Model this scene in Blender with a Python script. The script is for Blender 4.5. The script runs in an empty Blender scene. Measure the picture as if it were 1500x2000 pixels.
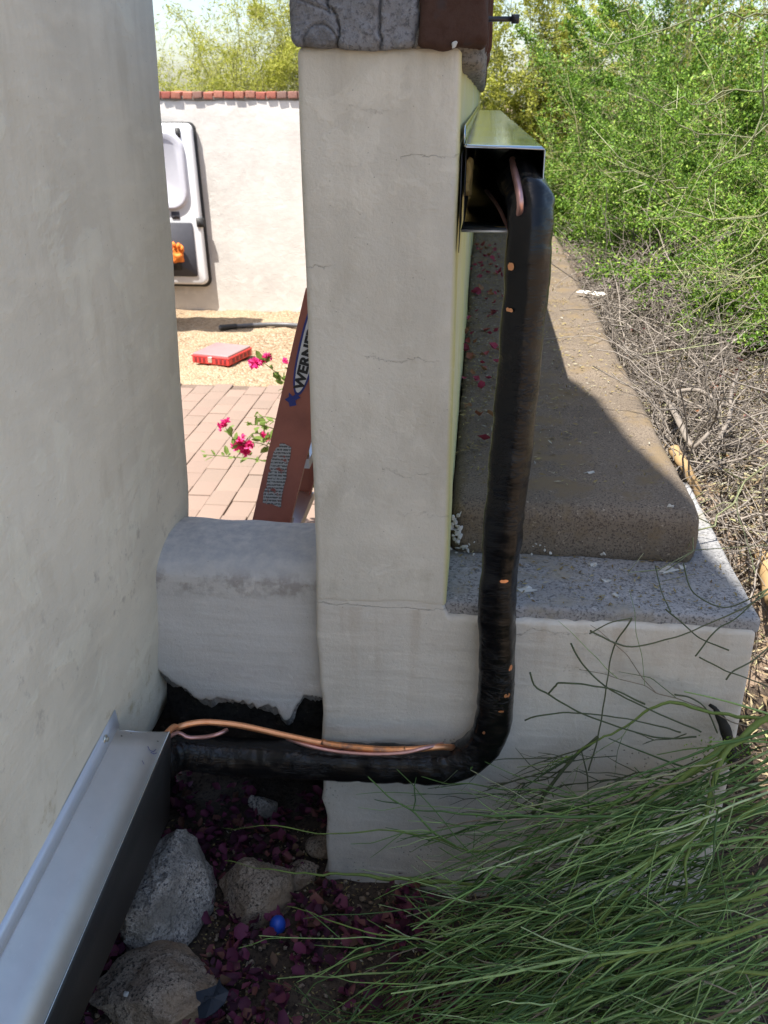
import bpy, bmesh, math, random
import numpy as np
from mathutils import Vector, Matrix

# ------------------------------------------------------------------ camera, sky, sun, exposure
sc = bpy.context.scene
COL = sc.collection
F = 1822.0                      # focal length in pixels of the 1500 x 2000 frame
PITCH, YAW, EYE = math.radians(24.0), math.radians(5.6), 1.65
cam_d = bpy.data.cameras.new("camera")
cam = bpy.data.objects.new("camera", cam_d); COL.objects.link(cam)
cam_d.sensor_fit = 'VERTICAL'; cam_d.sensor_height = 36.0; cam_d.lens = 36.0 * F / 2000.0
cam_d.clip_start = 0.02; cam_d.clip_end = 2000
cam.location = (0, 0, EYE)
cam.rotation_euler = (math.pi/2 - PITCH, 0, YAW)
cam_d.dof.use_dof = True; cam_d.dof.focus_distance = 1.75; cam_d.dof.aperture_fstop = 10.5
sc.camera = cam

SUN = Vector((-0.27, -0.30, 1.0)).normalized()      # direction towards the sun
world = bpy.data.worlds.new("World"); sc.world = world; world.use_nodes = True
wn = world.node_tree
sky = wn.nodes.new("ShaderNodeTexSky"); sky.sky_type = 'NISHITA'; sky.sun_disc = False
sky.sun_elevation = math.asin(SUN.z); sky.sun_rotation = math.atan2(SUN.x, SUN.y)
sky.air_density = 1.0; sky.dust_density = 1.5; sky.ozone_density = 1.0
bg = wn.nodes["Background"]; bg.inputs["Strength"].default_value = 0.115
wn.links.new(sky.outputs[0], bg.inputs["Color"])
sun_d = bpy.data.lights.new("sun", 'SUN'); sun_d.energy = 5.0; sun_d.angle = math.radians(0.53)
sun_d.color = (1.0, 0.955, 0.88)
sun = bpy.data.objects.new("sun", sun_d); COL.objects.link(sun)
sun.rotation_euler = SUN.to_track_quat('Z', 'Y').to_euler()
sc.view_settings.view_transform = 'Standard'; sc.view_settings.look = 'None'
sc.view_settings.exposure = 1.2; sc.view_settings.gamma = 1.0
sc.view_settings.use_curve_mapping = False
sc.render.engine = 'CYCLES'
sc.cycles.max_bounces = 8; sc.cycles.use_denoising = True

# ------------------------------------------------------------------ surveying: a pixel of the photo and a known plane give a point
CP, SP, CY, SY = math.cos(PITCH), math.sin(PITCH), math.cos(YAW), math.sin(YAW)
FW = np.array([-SY*CP, CY*CP, -SP]); RT = np.array([CY, SY, 0.0]); UP = np.cross(RT, FW)
def ray(x, y): return FW*F + RT*(x-750) + UP*(1000-y)
def onY(x, y, Y): d = ray(x, y); return np.array([0, 0, EYE]) + d*(Y/d[1])
def onZ(x, y, Z): d = ray(x, y); return np.array([0, 0, EYE]) + d*((Z-EYE)/d[2])

# ------------------------------------------------------------------ mesh helpers
def hash3(i, j, k, s):
    h = (i*374761393 + j*668265263 + k*2147483647 + s*974634777) & 0xffffffff
    h = ((h ^ (h >> 13))*1274126177) & 0xffffffff
    return ((h ^ (h >> 16)) & 0xffff)/65535.0
def vn(p, f=1.0, s=0):
    """value noise in -1..1 of points (n,3)"""
    q = np.asarray(p, float)*f + 1000.0
    i = np.floor(q).astype(np.int64); t = q - i; t = t*t*(3-2*t)
    r = 0
    for dx in (0, 1):
        for dy in (0, 1):
            for dz in (0, 1):
                w = (t[:, 0] if dx else 1-t[:, 0])*(t[:, 1] if dy else 1-t[:, 1])*(t[:, 2] if dz else 1-t[:, 2])
                r = r + w*hash3(i[:, 0]+dx, i[:, 1]+dy, i[:, 2]+dz, s)
    return r*2-1
def vn3(p, f=1.0, s=0): return np.stack([vn(p, f, s), vn(p, f, s+11), vn(p, f, s+23)], 1)

def tag(o, label=None, cat=None, group=None, kind=None):
    if label: o["label"] = label
    if cat: o["category"] = cat
    if group: o["group"] = group
    if kind: o["kind"] = kind
    return o
def empty(name, loc, label, cat, group=None):
    o = bpy.data.objects.new(name, None); COL.objects.link(o); o.location = tuple(loc); o.empty_display_size = 0.05
    return tag(o, label, cat, group)
def rootloc(o):
    v = Vector((0, 0, 0))
    while o: v += o.location; o = o.parent
    return np.array(v)
def mesh(name, v, f, m, parent=None, smooth=False, origin=None, kind=None):
    """v in world coordinates; the object's own origin is `origin` (default: parent's place)"""
    v = np.asarray(v, float)
    base = rootloc(parent) if parent else np.zeros(3)
    org = np.array(origin, float) if origin is not None else base
    d = bpy.data.meshes.new(name)
    if isinstance(f, np.ndarray):
        n, k = f.shape
        d.vertices.add(len(v)); d.vertices.foreach_set("co", (v-org).ravel())
        d.loops.add(n*k); d.loops.foreach_set("vertex_index", f.ravel().astype(np.int32))
        d.polygons.add(n); d.polygons.foreach_set("loop_start", np.arange(0, n*k, k, dtype=np.int32))
        d.update(calc_edges=True); d.validate()
    else:
        d.from_pydata((v-org).tolist(), [], f)
    if smooth: d.polygons.foreach_set("use_smooth", np.ones(len(d.polygons), bool))
    for mm in (m if isinstance(m, (list, tuple)) else [m]): d.materials.append(mm)
    o = bpy.data.objects.new(name, d); COL.objects.link(o)
    o.location = tuple(org-base)
    if parent: o.parent = parent
    if kind: o["kind"] = kind
    return o
def link_copy(src, name, loc, rot, parent, scale=1.0):
    o = bpy.data.objects.new(name, src.data); COL.objects.link(o)
    o.parent = parent; o.location = tuple(np.array(loc)-rootloc(parent)); o.rotation_euler = rot
    o.scale = (scale,)*3 if not isinstance(scale, tuple) else scale
    return o

def rbox(lo, hi, r=0.01, step=0.05, fine=None):
    """closed box with rounded edges, gridded"""
    lo, hi = np.array(lo, float), np.array(hi, float)
    ax = []
    for a in range(3):
        rr = min(r, (hi[a]-lo[a])*0.49)
        st = step[a] if isinstance(step, (tuple, list)) else step
        n = max(1, int(round((hi[a]-lo[a]-2*rr)/st)))
        c = np.linspace(lo[a]+rr, hi[a]-rr, n+1)
        e = rr*np.array([0, .35, .7])
        ax.append(np.concatenate([lo[a]+e, c, (hi[a]-e)[::-1]]))
    V, Q, off = [], [], 0
    for a in range(3):
        b, c = (a+1) % 3, (a+2) % 3
        for side in (0, 1):
            B, Cc = np.meshgrid(ax[b], ax[c], indexing='ij')
            P = np.zeros(B.shape+(3,)); P[..., b] = B; P[..., c] = Cc; P[..., a] = (lo, hi)[side][a]
            nb, nc = B.shape
            idx = np.arange(nb*nc).reshape(nb, nc)+off
            q = np.stack([idx[:-1, :-1], idx[1:, :-1], idx[1:, 1:], idx[:-1, 1:]], -1).reshape(-1, 4)
            if side == 0: q = q[:, ::-1]
            V.append(P.reshape(-1, 3)); Q.append(q); off += nb*nc
    V = np.concatenate(V); Q = np.concatenate(Q)
    _, first, inv = np.unique(np.round(V, 6), axis=0, return_index=True, return_inverse=True)
    V = V[first]; Q = inv.ravel()[Q]
    rr = np.minimum(r, (hi-lo)*0.49)
    cl = np.clip(V, lo+rr, hi-rr); d = V-cl
    ln = np.linalg.norm(d, axis=1, keepdims=True)
    V = np.where(ln > 1e-9, cl + d/np.maximum(ln, 1e-9)*np.minimum(rr.min(), r), V)
    return V, Q
def rough(V, amp, f, s=0): return V + vn3(V, f, s)*amp

def boxv(lo, hi):
    x0, y0, z0 = lo; x1, y1, z1 = hi
    v = [(x0,y0,z0),(x1,y0,z0),(x1,y1,z0),(x0,y1,z0),(x0,y0,z1),(x1,y0,z1),(x1,y1,z1),(x0,y1,z1)]
    f = [(0,3,2,1),(4,5,6,7),(0,1,5,4),(1,2,6,5),(2,3,7,6),(3,0,4,7)]
    return np.array(v, float), f

class Acc:
    """collects tubes and patches into one mesh"""
    def __init__(s): s.v = []; s.f = []; s.n = 0
    def add(s, v, f):
        s.v.append(np.asarray(v, float)); s.f.extend([tuple(int(i)+s.n for i in q) for q in f]); s.n += len(v)
    def tube(s, pts, r, k=5, cap=True):
        P = np.asarray(pts, float); n = len(P)
        R = np.full(n, r) if np.isscalar(r) else np.interp(np.linspace(0, 1, n), np.linspace(0, 1, len(r)), r)
        T = np.gradient(P, axis=0); T /= np.maximum(np.linalg.norm(T, axis=1, keepdims=True), 1e-9)
        u = np.cross(T[0], [0.13, 0.31, 0.94]); u /= np.linalg.norm(u)
        a = np.arange(k)*2*math.pi/k; V = []
        for i in range(n):
            u = u - T[i]*np.dot(u, T[i]); u /= np.linalg.norm(u); w = np.cross(T[i], u)
            V.append(P[i]+R[i]*(np.cos(a)[:, None]*u+np.sin(a)[:, None]*w))
        V = np.concatenate(V); fs = []
        for i in range(n-1):
            for j in range(k):
                fs.append((i*k+j, i*k+(j+1) % k, (i+1)*k+(j+1) % k, (i+1)*k+j))
        if cap: fs.append(tuple(range(k))[::-1]); fs.append(tuple((n-1)*k+j for j in range(k)))
        s.add(V, fs)
    def build(s, name, m, parent=None, smooth=True, origin=None, kind=None):
        return mesh(name, np.concatenate(s.v), s.f, m, parent, smooth, origin, kind)

def smooth_path(pts, n=40):
    P = np.asarray(pts, float)
    if len(P) < 3:
        t = np.linspace(0, 1, n)[:, None]; return P[0]*(1-t)+P[-1]*t
    Q = np.vstack([2*P[0]-P[1], P, 2*P[-1]-P[-2]])
    d = np.concatenate([[0], np.cumsum(np.linalg.norm(np.diff(P, axis=0), axis=1))])
    out = []
    for s in np.linspace(0, d[-1], n):
        i = min(max(int(np.searchsorted(d, s, side='right'))-1, 0), len(P)-2)
        t = (s-d[i])/max(d[i+1]-d[i], 1e-9)
        p0, p1, p2, p3 = Q[i], Q[i+1], Q[i+2], Q[i+3]
        out.append(0.5*((2*p1)+(-p0+p2)*t+(2*p0-5*p1+4*p2-p3)*t*t+(-p0+3*p1-3*p2+p3)*t**3))
    return np.array(out)

def unit(a): return a/np.maximum(np.linalg.norm(a, axis=-1, keepdims=True), 1e-9)
def ovals(P, D, N, L, W, cup=.3):
    """cupped papery bracts, six triangles each"""
    P, D, N = np.asarray(P), unit(np.asarray(D)), np.asarray(N)
    S = unit(np.cross(D, N)); N = np.cross(S, D); L, W = np.asarray(L)[:, None], np.asarray(W)[:, None]
    r_ = np.random.RandomState(len(P)); j_ = lambda: r_.uniform(.55, 1.25, (len(P), 1))
    v = [P+D*L*.5]
    for a_, b_ in ((0, 0), (.25, .42), (.7, .46), (1, .08), (.72, -.42), (.25, -.46)):
        v.append(P+D*L*a_+S*W*b_*j_()+N*W*cup*j_()*(1.0 if a_ not in (0,) else .4))
    v = np.stack(v, 1).reshape(-1, 3); b = np.arange(len(P))[:, None]*7
    return v, np.concatenate([b+np.array([0, k, k % 6+1]) for k in range(1, 7)], 0)
# ------------------------------------------------------------------ materials
class NB:
    def __init__(s, name):
        s.m = bpy.data.materials.new(name); s.m.use_nodes = True
        s.t = s.m.node_tree; s.b = s.t.nodes["Principled BSDF"]
        s.geo = s.t.nodes.new("ShaderNodeNewGeometry"); s.pos = s.geo.outputs["Position"]
    def _in(s, sock, v):
        if isinstance(v, bpy.types.NodeSocket): s.t.links.new(v, sock)
        elif isinstance(v, tuple) and len(v) == 3 and sock.type == 'RGBA': sock.default_value = (*v, 1)
        else: sock.default_value = v
    def noise(s, scale, detail=4, rough=.55, co=None, stretch=None, dist=0):
        n = s.t.nodes.new("ShaderNodeTexNoise"); n.inputs["Scale"].default_value = scale
        n.inputs["Detail"].default_value = detail; n.inputs["Roughness"].default_value = rough
        n.inputs["Distortion"].default_value = dist
        c = co or s.pos
        if stretch:
            mp = s.t.nodes.new("ShaderNodeMapping"); mp.inputs["Scale"].default_value = stretch
            s.t.links.new(c, mp.inputs["Vector"]); c = mp.outputs[0]
        s.t.links.new(c, n.inputs["Vector"]); return n.outputs["Fac"]
    def voro(s, scale, feature='F1', out="Distance", co=None, rnd=1):
        n = s.t.nodes.new("ShaderNodeTexVoronoi"); n.feature = feature
        n.inputs["Scale"].default_value = scale; n.inputs["Randomness"].default_value = rnd
        s.t.links.new(co or s.pos, n.inputs["Vector"]); return n.outputs[out]
    def ramp(s, f, stops, interp='LINEAR'):
        n = s.t.nodes.new("ShaderNodeValToRGB"); e = n.color_ramp.elements; n.color_ramp.interpolation = interp
        while len(e) < len(stops): e.new(0.5)
        for el, (p, c) in zip(e, stops):
            el.position = p; el.color = (*c, 1) if isinstance(c, tuple) else (c, c, c, 1)
        s._in(n.inputs[0], f); return n.outputs[0]
    def math(s, op, a, b=0.0, c=0.0, clamp=False):
        n = s.t.nodes.new("ShaderNodeMath"); n.operation = op; n.use_clamp = clamp
        s._in(n.inputs[0], a); s._in(n.inputs[1], b); s._in(n.inputs[2], c); return n.outputs[0]
    def mix(s, f, a, b, mode='MIX'):
        n = s.t.nodes.new("ShaderNodeMix"); n.data_type = 'RGBA'; n.blend_type = mode
        s._in(n.inputs[0], f); s._in(n.inputs[6], a); s._in(n.inputs[7], b); return n.outputs[2]
    def xyz(s, co=None):
        n = s.t.nodes.new("ShaderNodeSeparateXYZ"); s.t.links.new(co or s.pos, n.inputs[0]); return n.outputs
    def obj(s):
        n = s.t.nodes.new("ShaderNodeTexCoord"); return n.outputs["Object"]
    def rnd(s, island=False):
        if island: return s.geo.outputs["Random Per Island"]
        n = s.t.nodes.new("ShaderNodeObjectInfo"); return n.outputs["Random"]
    def bump(s, h, strength=.5, dist=.01, prev=None):
        n = s.t.nodes.new("ShaderNodeBump"); n.inputs["Strength"].default_value = strength
        n.inputs["Distance"].default_value = dist; s._in(n.inputs["Height"], h)
        if prev: s.t.links.new(prev, n.inputs["Normal"])
        return n.outputs[0]
    def out(s, color=None, rough=None, normal=None, metal=None, spec=None, **kw):
        b = s.b.inputs
        if color is not None: s._in(b["Base Color"], color)
        if rough is not None: s._in(b["Roughness"], rough)
        if normal is not None: s._in(b["Normal"], normal)
        if metal is not None: s._in(b["Metallic"], metal)
        if spec is not None: s._in(b["Specular IOR Level"], spec)
        for k, v in kw.items(): s._in(b[k.replace('_', ' ')], v)
        return s.m

def stucco(name, col, dirt, cracks=(), pits=0.0, stain_light_bands=(), trowel=(1, 1, 1), drips=()):
    n = NB(name); x, y, z = n.xyz()
    big = n.noise(3.2, 3, .5); med = n.noise(17, 5 if trowel == (1, 1, 1) else 2.5, .55, stretch=trowel); fine = n.noise(105, 5, .75)
    c = n.mix(n.ramp(big, [(.32, 0.0), (.68, 1.0)]), col, tuple(v*.83 for v in col))
    c = n.mix(n.ramp(med, [(.5, 0.0), (.75, .45)]), c, tuple(min(1, v*1.10) for v in col))
    c = n.mix(n.ramp(n.noise(9, 6, .65, stretch=(1, 1, .35)), [(.55, 0.0), (.78, .55)]), c, dirt)
    h = n.math('ADD', n.math('MULTIPLY', med, .8), n.math('MULTIPLY', fine, .55))
    # trowel ridges: thin raised contour lines here and there
    ridg = n.ramp(n.math('ABSOLUTE', n.math('SUBTRACT', n.noise(13, 3, .5, dist=1.2), .5)), [(0, 1.0), (.022, 0.0)])
    ridg = n.math('MULTIPLY', ridg, n.ramp(n.noise(4.0, 2), [(.5, 0.0), (.62, 1.0)]))
    h = n.math('ADD', h, n.math('MULTIPLY', ridg, -.05))
    if pits:
        pv = n.voro(105); pm = n.ramp(pv, [(.16, 1.0), (.24, 0.0)])
        pm = n.math('MULTIPLY', pm, n.ramp(n.noise(6.5, 2), [(.52, 0.0), (.66, 1.0)]))
        pm = n.math('MULTIPLY', n.math('MULTIPLY', pm, pits), n.math('LESS_THAN', z, .42))
        c = n.mix(n.math('MULTIPLY', pm, .85), c, tuple(v*.35 for v in dirt)); h = n.math('SUBTRACT', h, pm)
    for (z0, xa, xb, w, amp) in cracks:
        nz = n.noise(16, 5, .7); nz2 = n.noise(70, 2)
        dz = n.math('SUBTRACT', n.math('ADD', z, n.math('MULTIPLY', n.math('SUBTRACT', nz, .5), amp)), z0)
        dz = n.math('ADD', dz, n.math('MULTIPLY', n.math('SUBTRACT', nz2, .5), .006))
        m = n.ramp(n.math('DIVIDE', n.math('ABSOLUTE', dz), w), [(.35, 1.0), (1.0, 0.0)])
        inx = n.math('MULTIPLY', n.math('GREATER_THAN', x, xa), n.math('LESS_THAN', x, xb))
        m = n.math('MULTIPLY', m, inx)
        m = n.math('MULTIPLY', m, n.ramp(n.noise(25, 2), [(.34, 0.15), (.5, 1.0)]))
        c = n.mix(n.math('MULTIPLY', m, .42), c, tuple(v*.3 for v in col)); h = n.math('SUBTRACT', h, n.math('MULTIPLY', m, .4))
    for (axis, a0, a1, lo, hi, sc_, amt, colr) in stain_light_bands:   # one-axis bands broken by noise
        q = (x, y, z)[axis]
        band = n.math('MULTIPLY', n.math('SMOOTH_MIN', n.math('DIVIDE', n.math('SUBTRACT', q, a0), max(1e-4, (a1-a0)*.3), clamp=True),
                      n.math('DIVIDE', n.math('SUBTRACT', a1, q), max(1e-4, (a1-a0)*.3), clamp=True), .05), 1.0)
        m = n.math('MULTIPLY', band, n.ramp(n.noise(sc_, 6, .68), [(lo, 0.0), (hi, 1.0)]))
        c = n.mix(n.math('MULTIPLY', m, amt), c, colr)
    for (z0, z1, amt, colr) in drips:      # water runs: noise stretched along z
        band = n.math('MULTIPLY', n.math('DIVIDE', n.math('SUBTRACT', z, z0), z1-z0, clamp=True), n.math('LESS_THAN', z, z1))
        m = n.math('MULTIPLY', band, n.ramp(n.noise(26, 4, .6, stretch=(1, 1, .07)), [(.46, 0.0), (.68, 1.0)]))
        c = n.mix(n.math('MULTIPLY', m, amt), c, colr)
    pt = n.ramp(n.noise(5.5, 5, .62, dist=.6), [(.58, 0.0), (.61, 1.0)])
    c = n.mix(n.math('MULTIPLY', pt, .22), c, tuple(min(.85, v*1.22) for v in col)); h = n.math('ADD', h, n.math('MULTIPLY', pt, .12))
    sp = n.ramp(n.voro(48), [(.035, 1.0), (.06, 0.0)]); c = n.mix(n.math('MULTIPLY', sp, .55), c, tuple(v*.3 for v in dirt))
    nm = n.bump(h, .70, .006)
    return n.out(c, .88, nm, spec=.25)

M = {}
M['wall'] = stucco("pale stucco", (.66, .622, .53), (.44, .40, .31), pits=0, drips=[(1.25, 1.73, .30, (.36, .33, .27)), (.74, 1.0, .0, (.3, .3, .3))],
    cracks=[(1.562, -.13, -.02, .0010, .05), (1.23, -.19, -.06, .0008, .07), (1.02, -.16, -.07, .0008, .09), (1.385, -.30, -.24, .0008, .05), (.94, -.13, -.03, .0007, .12), (1.63, -.22, -.12, .0006, .12)],
    stain_light_bands=[(2, .73, .86, .5, .7, 22, .35, (.40, .36, .28)), (0, -.043, -.018, .1, .4, 9, .8, (.60, .56, .20))])  # last band paints yellow-green bounce light onto the right face
M['ledge_wall'] = stucco("ledge stucco", (.64, .598, .515), (.44, .40, .32), pits=.9, drips=[(.42, .725, .5, (.40, .32, .23))], trowel=(.4, 1, 2.2),
    cracks=[(.728, -.3, -.02, .0012, .03), (.69, .02, .3, .0008, .06), (.60, .2, .45, .0007, .12)],
    stain_light_bands=[(2, .60, .73, .5, .68, 14, .3, (.46, .38, .30)), (2, -.05, .16, .45, .7, 16, .45, (.30, .29, .28))])
M['house'] = stucco("house stucco", (.74, .70, .575), (.50, .45, .34), pits=0, drips=[(.9, 2.2, .25, (.46, .43, .35))], trowel=(1, .5, 1.6),
    stain_light_bands=[(2, .40, .70, .55, .66, 20, .55, (.40, .32, .16)), (2, .72, 1.0, .58, .68, 26, .5, (.33, .30, .26))])
M['low_wall'] = stucco("low wall stucco", (.56, .54, .50), (.40, .38, .34), pits=.35, trowel=(.35, 1, 2.2),
    stain_light_bands=[(2, .70, .775, .44, .58, 22, .85, (.30, .275, .25)), (2, .742, .9, .30, .62, 40, .8, (.33, .335, .35)), (2, .42, .56, .5, .66, 18, .5, (.40, .37, .36))])
M['far_wall'] = stucco("white garden stucco", (.66, .63, .59), (.58, .55, .51))

def simple(name, col, rough=.6, metal=0, var=.15, sc_=30, bump=.2, bsc=120, dist=.002, **kw):
    n = NB(name)
    c = n.mix(n.noise(sc_, 4), tuple(v*(1-var) for v in col), tuple(min(1, v*(1+var)) for v in col))
    return n.out(c, rough, n.bump(n.noise(bsc, 4), bump, dist), metal, **kw)

def m_speckle(name, base, dark, light, scale=160, stretch=(1, 1, 1), dmix=(.5, .62), lmix=(.6, .72), b=.5, patch=None):
    n = NB(name)
    f = n.noise(scale, 3, .7, stretch=stretch); g = n.noise(scale*.45, 4, .7); big = n.noise(5, 4)
    c = n.mix(n.ramp(big, [(.35, 0.0), (.65, 1.0)]), base, tuple(v*.75 for v in base))
    c = n.mix(n.ramp(f, [(dmix[0], 0.0), (dmix[1], 1.0)]), c, dark)
    c = n.mix(n.ramp(g, [(lmix[0], 0.0), (lmix[1], .9)]), c, light)
    if patch: c = n.mix(n.ramp(n.noise(patch[1], 5, .7), [(.52, 0.0), (.64, 1.0)]), c, patch[0])
    nm = n.bump(n.math('ADD', f, n.math('MULTIPLY', g, .7)), b, .004)
    return n.out(c, .92, nm, spec=.2)
M['ledge_top'] = m_speckle("worn painted concrete", (.325, .32, .315), (.11, .108, .107), (.48, .465, .44), 170, patch=((.28, .26, .22), 7))
M['bench'] = m_speckle("aggregate concrete", (.198, .158, .118), (.075, .058, .047), (.36, .30, .225), 230, patch=((.175, .130, .080), 9))
M['adobe'] = m_speckle("near black footing", (.022, .019, .016), (.008, .007, .006), (.075, .065, .05), 70, b=1.0)  # near-black speckle for the footings under the stucco
M['mortar_coat'] = m_speckle("grey scratch coat", (.27, .265, .255), (.13, .13, .13), (.36, .35, .34), 120, b=.8)
M['cap_grey'] = m_speckle("weathered grey mortar", (.22, .225, .24), (.12, .12, .13), (.32, .33, .35), 150, b=.8, patch=((.13, .125, .125), 14))
M['mortar'] = m_speckle("mortar", (.24, .22, .19), (.10, .09, .08), (.34, .32, .3), 130, b=.8)

def m_brick(name, a, b, c2):
    n = NB(name); r = n.rnd()
    c = n.ramp(r, [(0, a), (.5, b), (1, c2)])
    c = n.mix(n.ramp(n.noise(60, 5, .7), [(.45, 0.0), (.7, .6)]), c, tuple(v*.45 for v in b))
    c = n.mix(n.ramp(n.noise(23, 3), [(.62, 0.0), (.72, .8)]), c, (.05, .04, .04))
    return n.out(c, .93, n.bump(n.noise(170, 4, .7), .5, .003), spec=.2)
M['brick'] = m_brick("dark red brick", (.070, .034, .024), (.092, .040, .027), (.064, .038, .030))
M['far_brick'] = m_brick("red wall cap brick", (.33, .10, .08), (.42, .17, .12), (.22, .14, .12))

def m_paver():
    n = NB("tan paver"); r = n.rnd()
    c = n.ramp(r, [(0, (.225, .165, .135)), (.5, (.25, .182, .147)), (1, (.21, .16, .13))])
    c = n.mix(n.ramp(n.noise(140, 4, .7), [(.45, 0.0), (.75, .5)]), c, (.27, .19, .14))
    return n.out(c, .93, n.bump(n.noise(240, 3), .4, .002), spec=.2)
M['paver'] = m_paver()
M['joint_sand'] = m_speckle("joint sand", (.175, .128, .10), (.12, .09, .068), (.23, .175, .14), 120)
def m_gravel():
    n = NB("tan gravel")
    v = n.voro(60, out="Color"); sep = n.t.nodes.new("ShaderNodeSeparateColor"); n.t.links.new(v, sep.inputs[0])
    c = n.ramp(sep.outputs[0], [(0, (.19, .13, .08)), (.4, (.31, .225, .14)), (.8, (.39, .29, .195)), (1, (.43, .36, .28))])
    d = n.voro(60)
    c = n.mix(n.ramp(d, [(.5, 0.0), (.85, .8)]), c, (.14, .09, .055))
    c = n.mix(n.ramp(n.noise(1.6, 4), [(.4, 0.0), (.62, .45)]), c, (.39, .30, .195))
    return n.out(c, .95, n.bump(n.math('MULTIPLY', d, -1.0), 1.0, .012), spec=.15)
M['gravel'] = m_gravel()
M['earth'] = m_speckle("desert earth", (.30, .215, .145), (.17, .12, .08), (.42, .33, .25), 40)
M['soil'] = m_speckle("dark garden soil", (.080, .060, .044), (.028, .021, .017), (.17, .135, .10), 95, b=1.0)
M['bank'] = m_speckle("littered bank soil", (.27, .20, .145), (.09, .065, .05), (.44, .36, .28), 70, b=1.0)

def m_galv(name, col, rough_, dirtamt=.25):
    n = NB(name)
    c = n.mix(n.noise(24, 3), col, tuple(v*.86 for v in col))
    c = n.mix(n.math('MULTIPLY', n.ramp(n.noise(45, 5, .7), [(.58, 0.0), (.72, 1.0)]), dirtamt), c, tuple(v*.55 for v in col))
    sp = n.ramp(n.voro(22), [(.030, 1.0), (.05, 0.0)]); c = n.mix(sp, c, tuple(v*.3 for v in col))
    sc1 = n.ramp(n.noise(60, 3, .6, stretch=(6, .25, 6)), [(.66, 0.0), (.72, 1.0)]); c = n.mix(n.math('MULTIPLY', sc1, .25), c, tuple(min(1, v*1.3) for v in col))
    r = n.math('ADD', rough_, n.math('MULTIPLY', n.noise(8, 3), .10))
    return n.out(c, r, None, 1.0)
M['galv'] = m_galv("galvanised sheet", (.66, .68, .67), .07)
M['galv_dull'] = m_galv("dull galvanised sheet", (.66, .66, .645), .46, .10)
M['galv_sky'] = simple("sky tinted flange sheet", (.62, .68, .76), .42, .55, var=.05, bump=.0)  # blue-grey colour paints the sky's reflection into the flange
M['dark_side'] = simple("dark sheet", (.035, .036, .036), .45, .3, sc_=8)  # near-black sheet; on the upper cover's back it paints interior shade
def m_tape():
    n = NB("black tape wrap")
    w = n.noise(26, 4, .6, stretch=(1, 1, 5), dist=.8); w2 = n.noise(90, 3, .6, stretch=(1, 1, 2.5))
    h = n.math('ADD', w, n.math('MULTIPLY', w2, .35))
    c = n.mix(n.ramp(n.noise(14, 4), [(.5, 0.0), (.72, 1.0)]), (.0035, .0035, .004), (.007, .007, .008))
    cr = n.ramp(n.math('ABSOLUTE', n.math('SUBTRACT', n.noise(34, 3, .55, stretch=(1, 1, 2.6), dist=1.0), .5)), [(0, 1.0), (.05, 0.0)])
    cr = n.math('MULTIPLY', cr, n.ramp(n.noise(7, 2), [(.46, 0.0), (.6, 1.0)]))
    h = n.math('ADD', n.math('MULTIPLY', h, .6), n.math('MULTIPLY', cr, .55))
    return n.out(c, n.math('ADD', .16, n.math('MULTIPLY', n.noise(20, 3), .16)), n.bump(h, .42, .004), spec=.34)
M['tape'] = m_tape()
def m_copper(name, a, b):
    n = NB(name); c = n.mix(n.ramp(n.noise(38, 4), [(.45, 0.0), (.68, 1.0)]), a, b)
    return n.out(c, n.math('ADD', .30, n.math('MULTIPLY', n.noise(50, 3), .2)), n.bump(n.noise(60, 2), .1, .002), .85)
M['copper'] = m_copper("copper", (.88, .43, .22), (.78, .33, .15))
M['copper_pink'] = m_copper("dull pink copper", (.62, .36, .32), (.52, .29, .26))
M['copper_burnt'] = m_copper("heat stained copper", (.70, .30, .12), (.20, .13, .11))
M['black_plastic'] = simple("black plastic", (.018, .018, .02), .42, bump=.1)
M['steel'] = simple("zinc screw", (.55, .56, .50), .35, 1)
M['blue_ink'] = simple("blue marker ink", (.03, .22, .62), .6)
M['lit_gap'] = simple("tan lit gap", (.55, .40, .16), .9, bump=.8, bsc=60, dist=.004)  # painted tan of lit wall showing through the cover's gap
M['fibreglass'] = simple("red brown fibreglass", (.33, .115, .082), .5, var=.4, sc_=14, bump=.25, bsc=200)
M['alu'] = simple("aluminium", (.70, .70, .70), .35, 1, bump=.1)
M['white_sticker'] = simple("white sticker", (.66, .66, .68), .5, bump=0)
M['blue_sticker'] = simple("blue print", (.02, .035, .20), .5, bump=0)
M['yellow_sticker'] = simple("yellow print", (.62, .48, .17), .5, bump=0)
M['black_print'] = simple("black print", (.012, .012, .014), .5, bump=0)
def m_warning():
    n = NB("worn warning print"); co = n.obj(); x, y, z = n.xyz(co)
    lines = n.ramp(n.math('FRACT', n.math('MULTIPLY', z, 120.0)), [(.38, 0.0), (.5, 1.0)])
    words = n.ramp(n.noise(240, 2, .6, co=co, stretch=(1, 1, .8)), [(.40, 0.0), (.50, 1.0)])
    ink = n.math('MULTIPLY', lines, words)
    c = n.mix(n.math('MULTIPLY', ink, .85), (.40, .41, .41), (.03, .035, .035))
    c = n.mix(n.ramp(n.noise(42, 4, .7, co=co), [(.57, 0.0), (.62, 1.0)]), c, (.27, .075, .06))
    return n.out(c, .6)
M['warning'] = m_warning()
M['van_paint'] = simple("white van paint", (.78, .79, .81), .28, var=.02, bump=0)
M['van_liner'] = simple("grey white liner", (.60, .60, .66), .5, var=.04, bump=.05)
M['rubber'] = simple("black rubber", (.02, .02, .02), .6)
M['trim'] = simple("dark grey trim", (.055, .056, .068), .6, var=.2)
M['orange'] = simple("orange glove fabric", (.85, .22, .03), .7, var=.25, sc_=50, bump=.6, bsc=70, dist=.004)
M['case_red'] = simple("red case plastic", (.62, .045, .04), .42, bump=.05)
M['case_dark'] = simple("dark red recess", (.20, .015, .016), .5)
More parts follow.
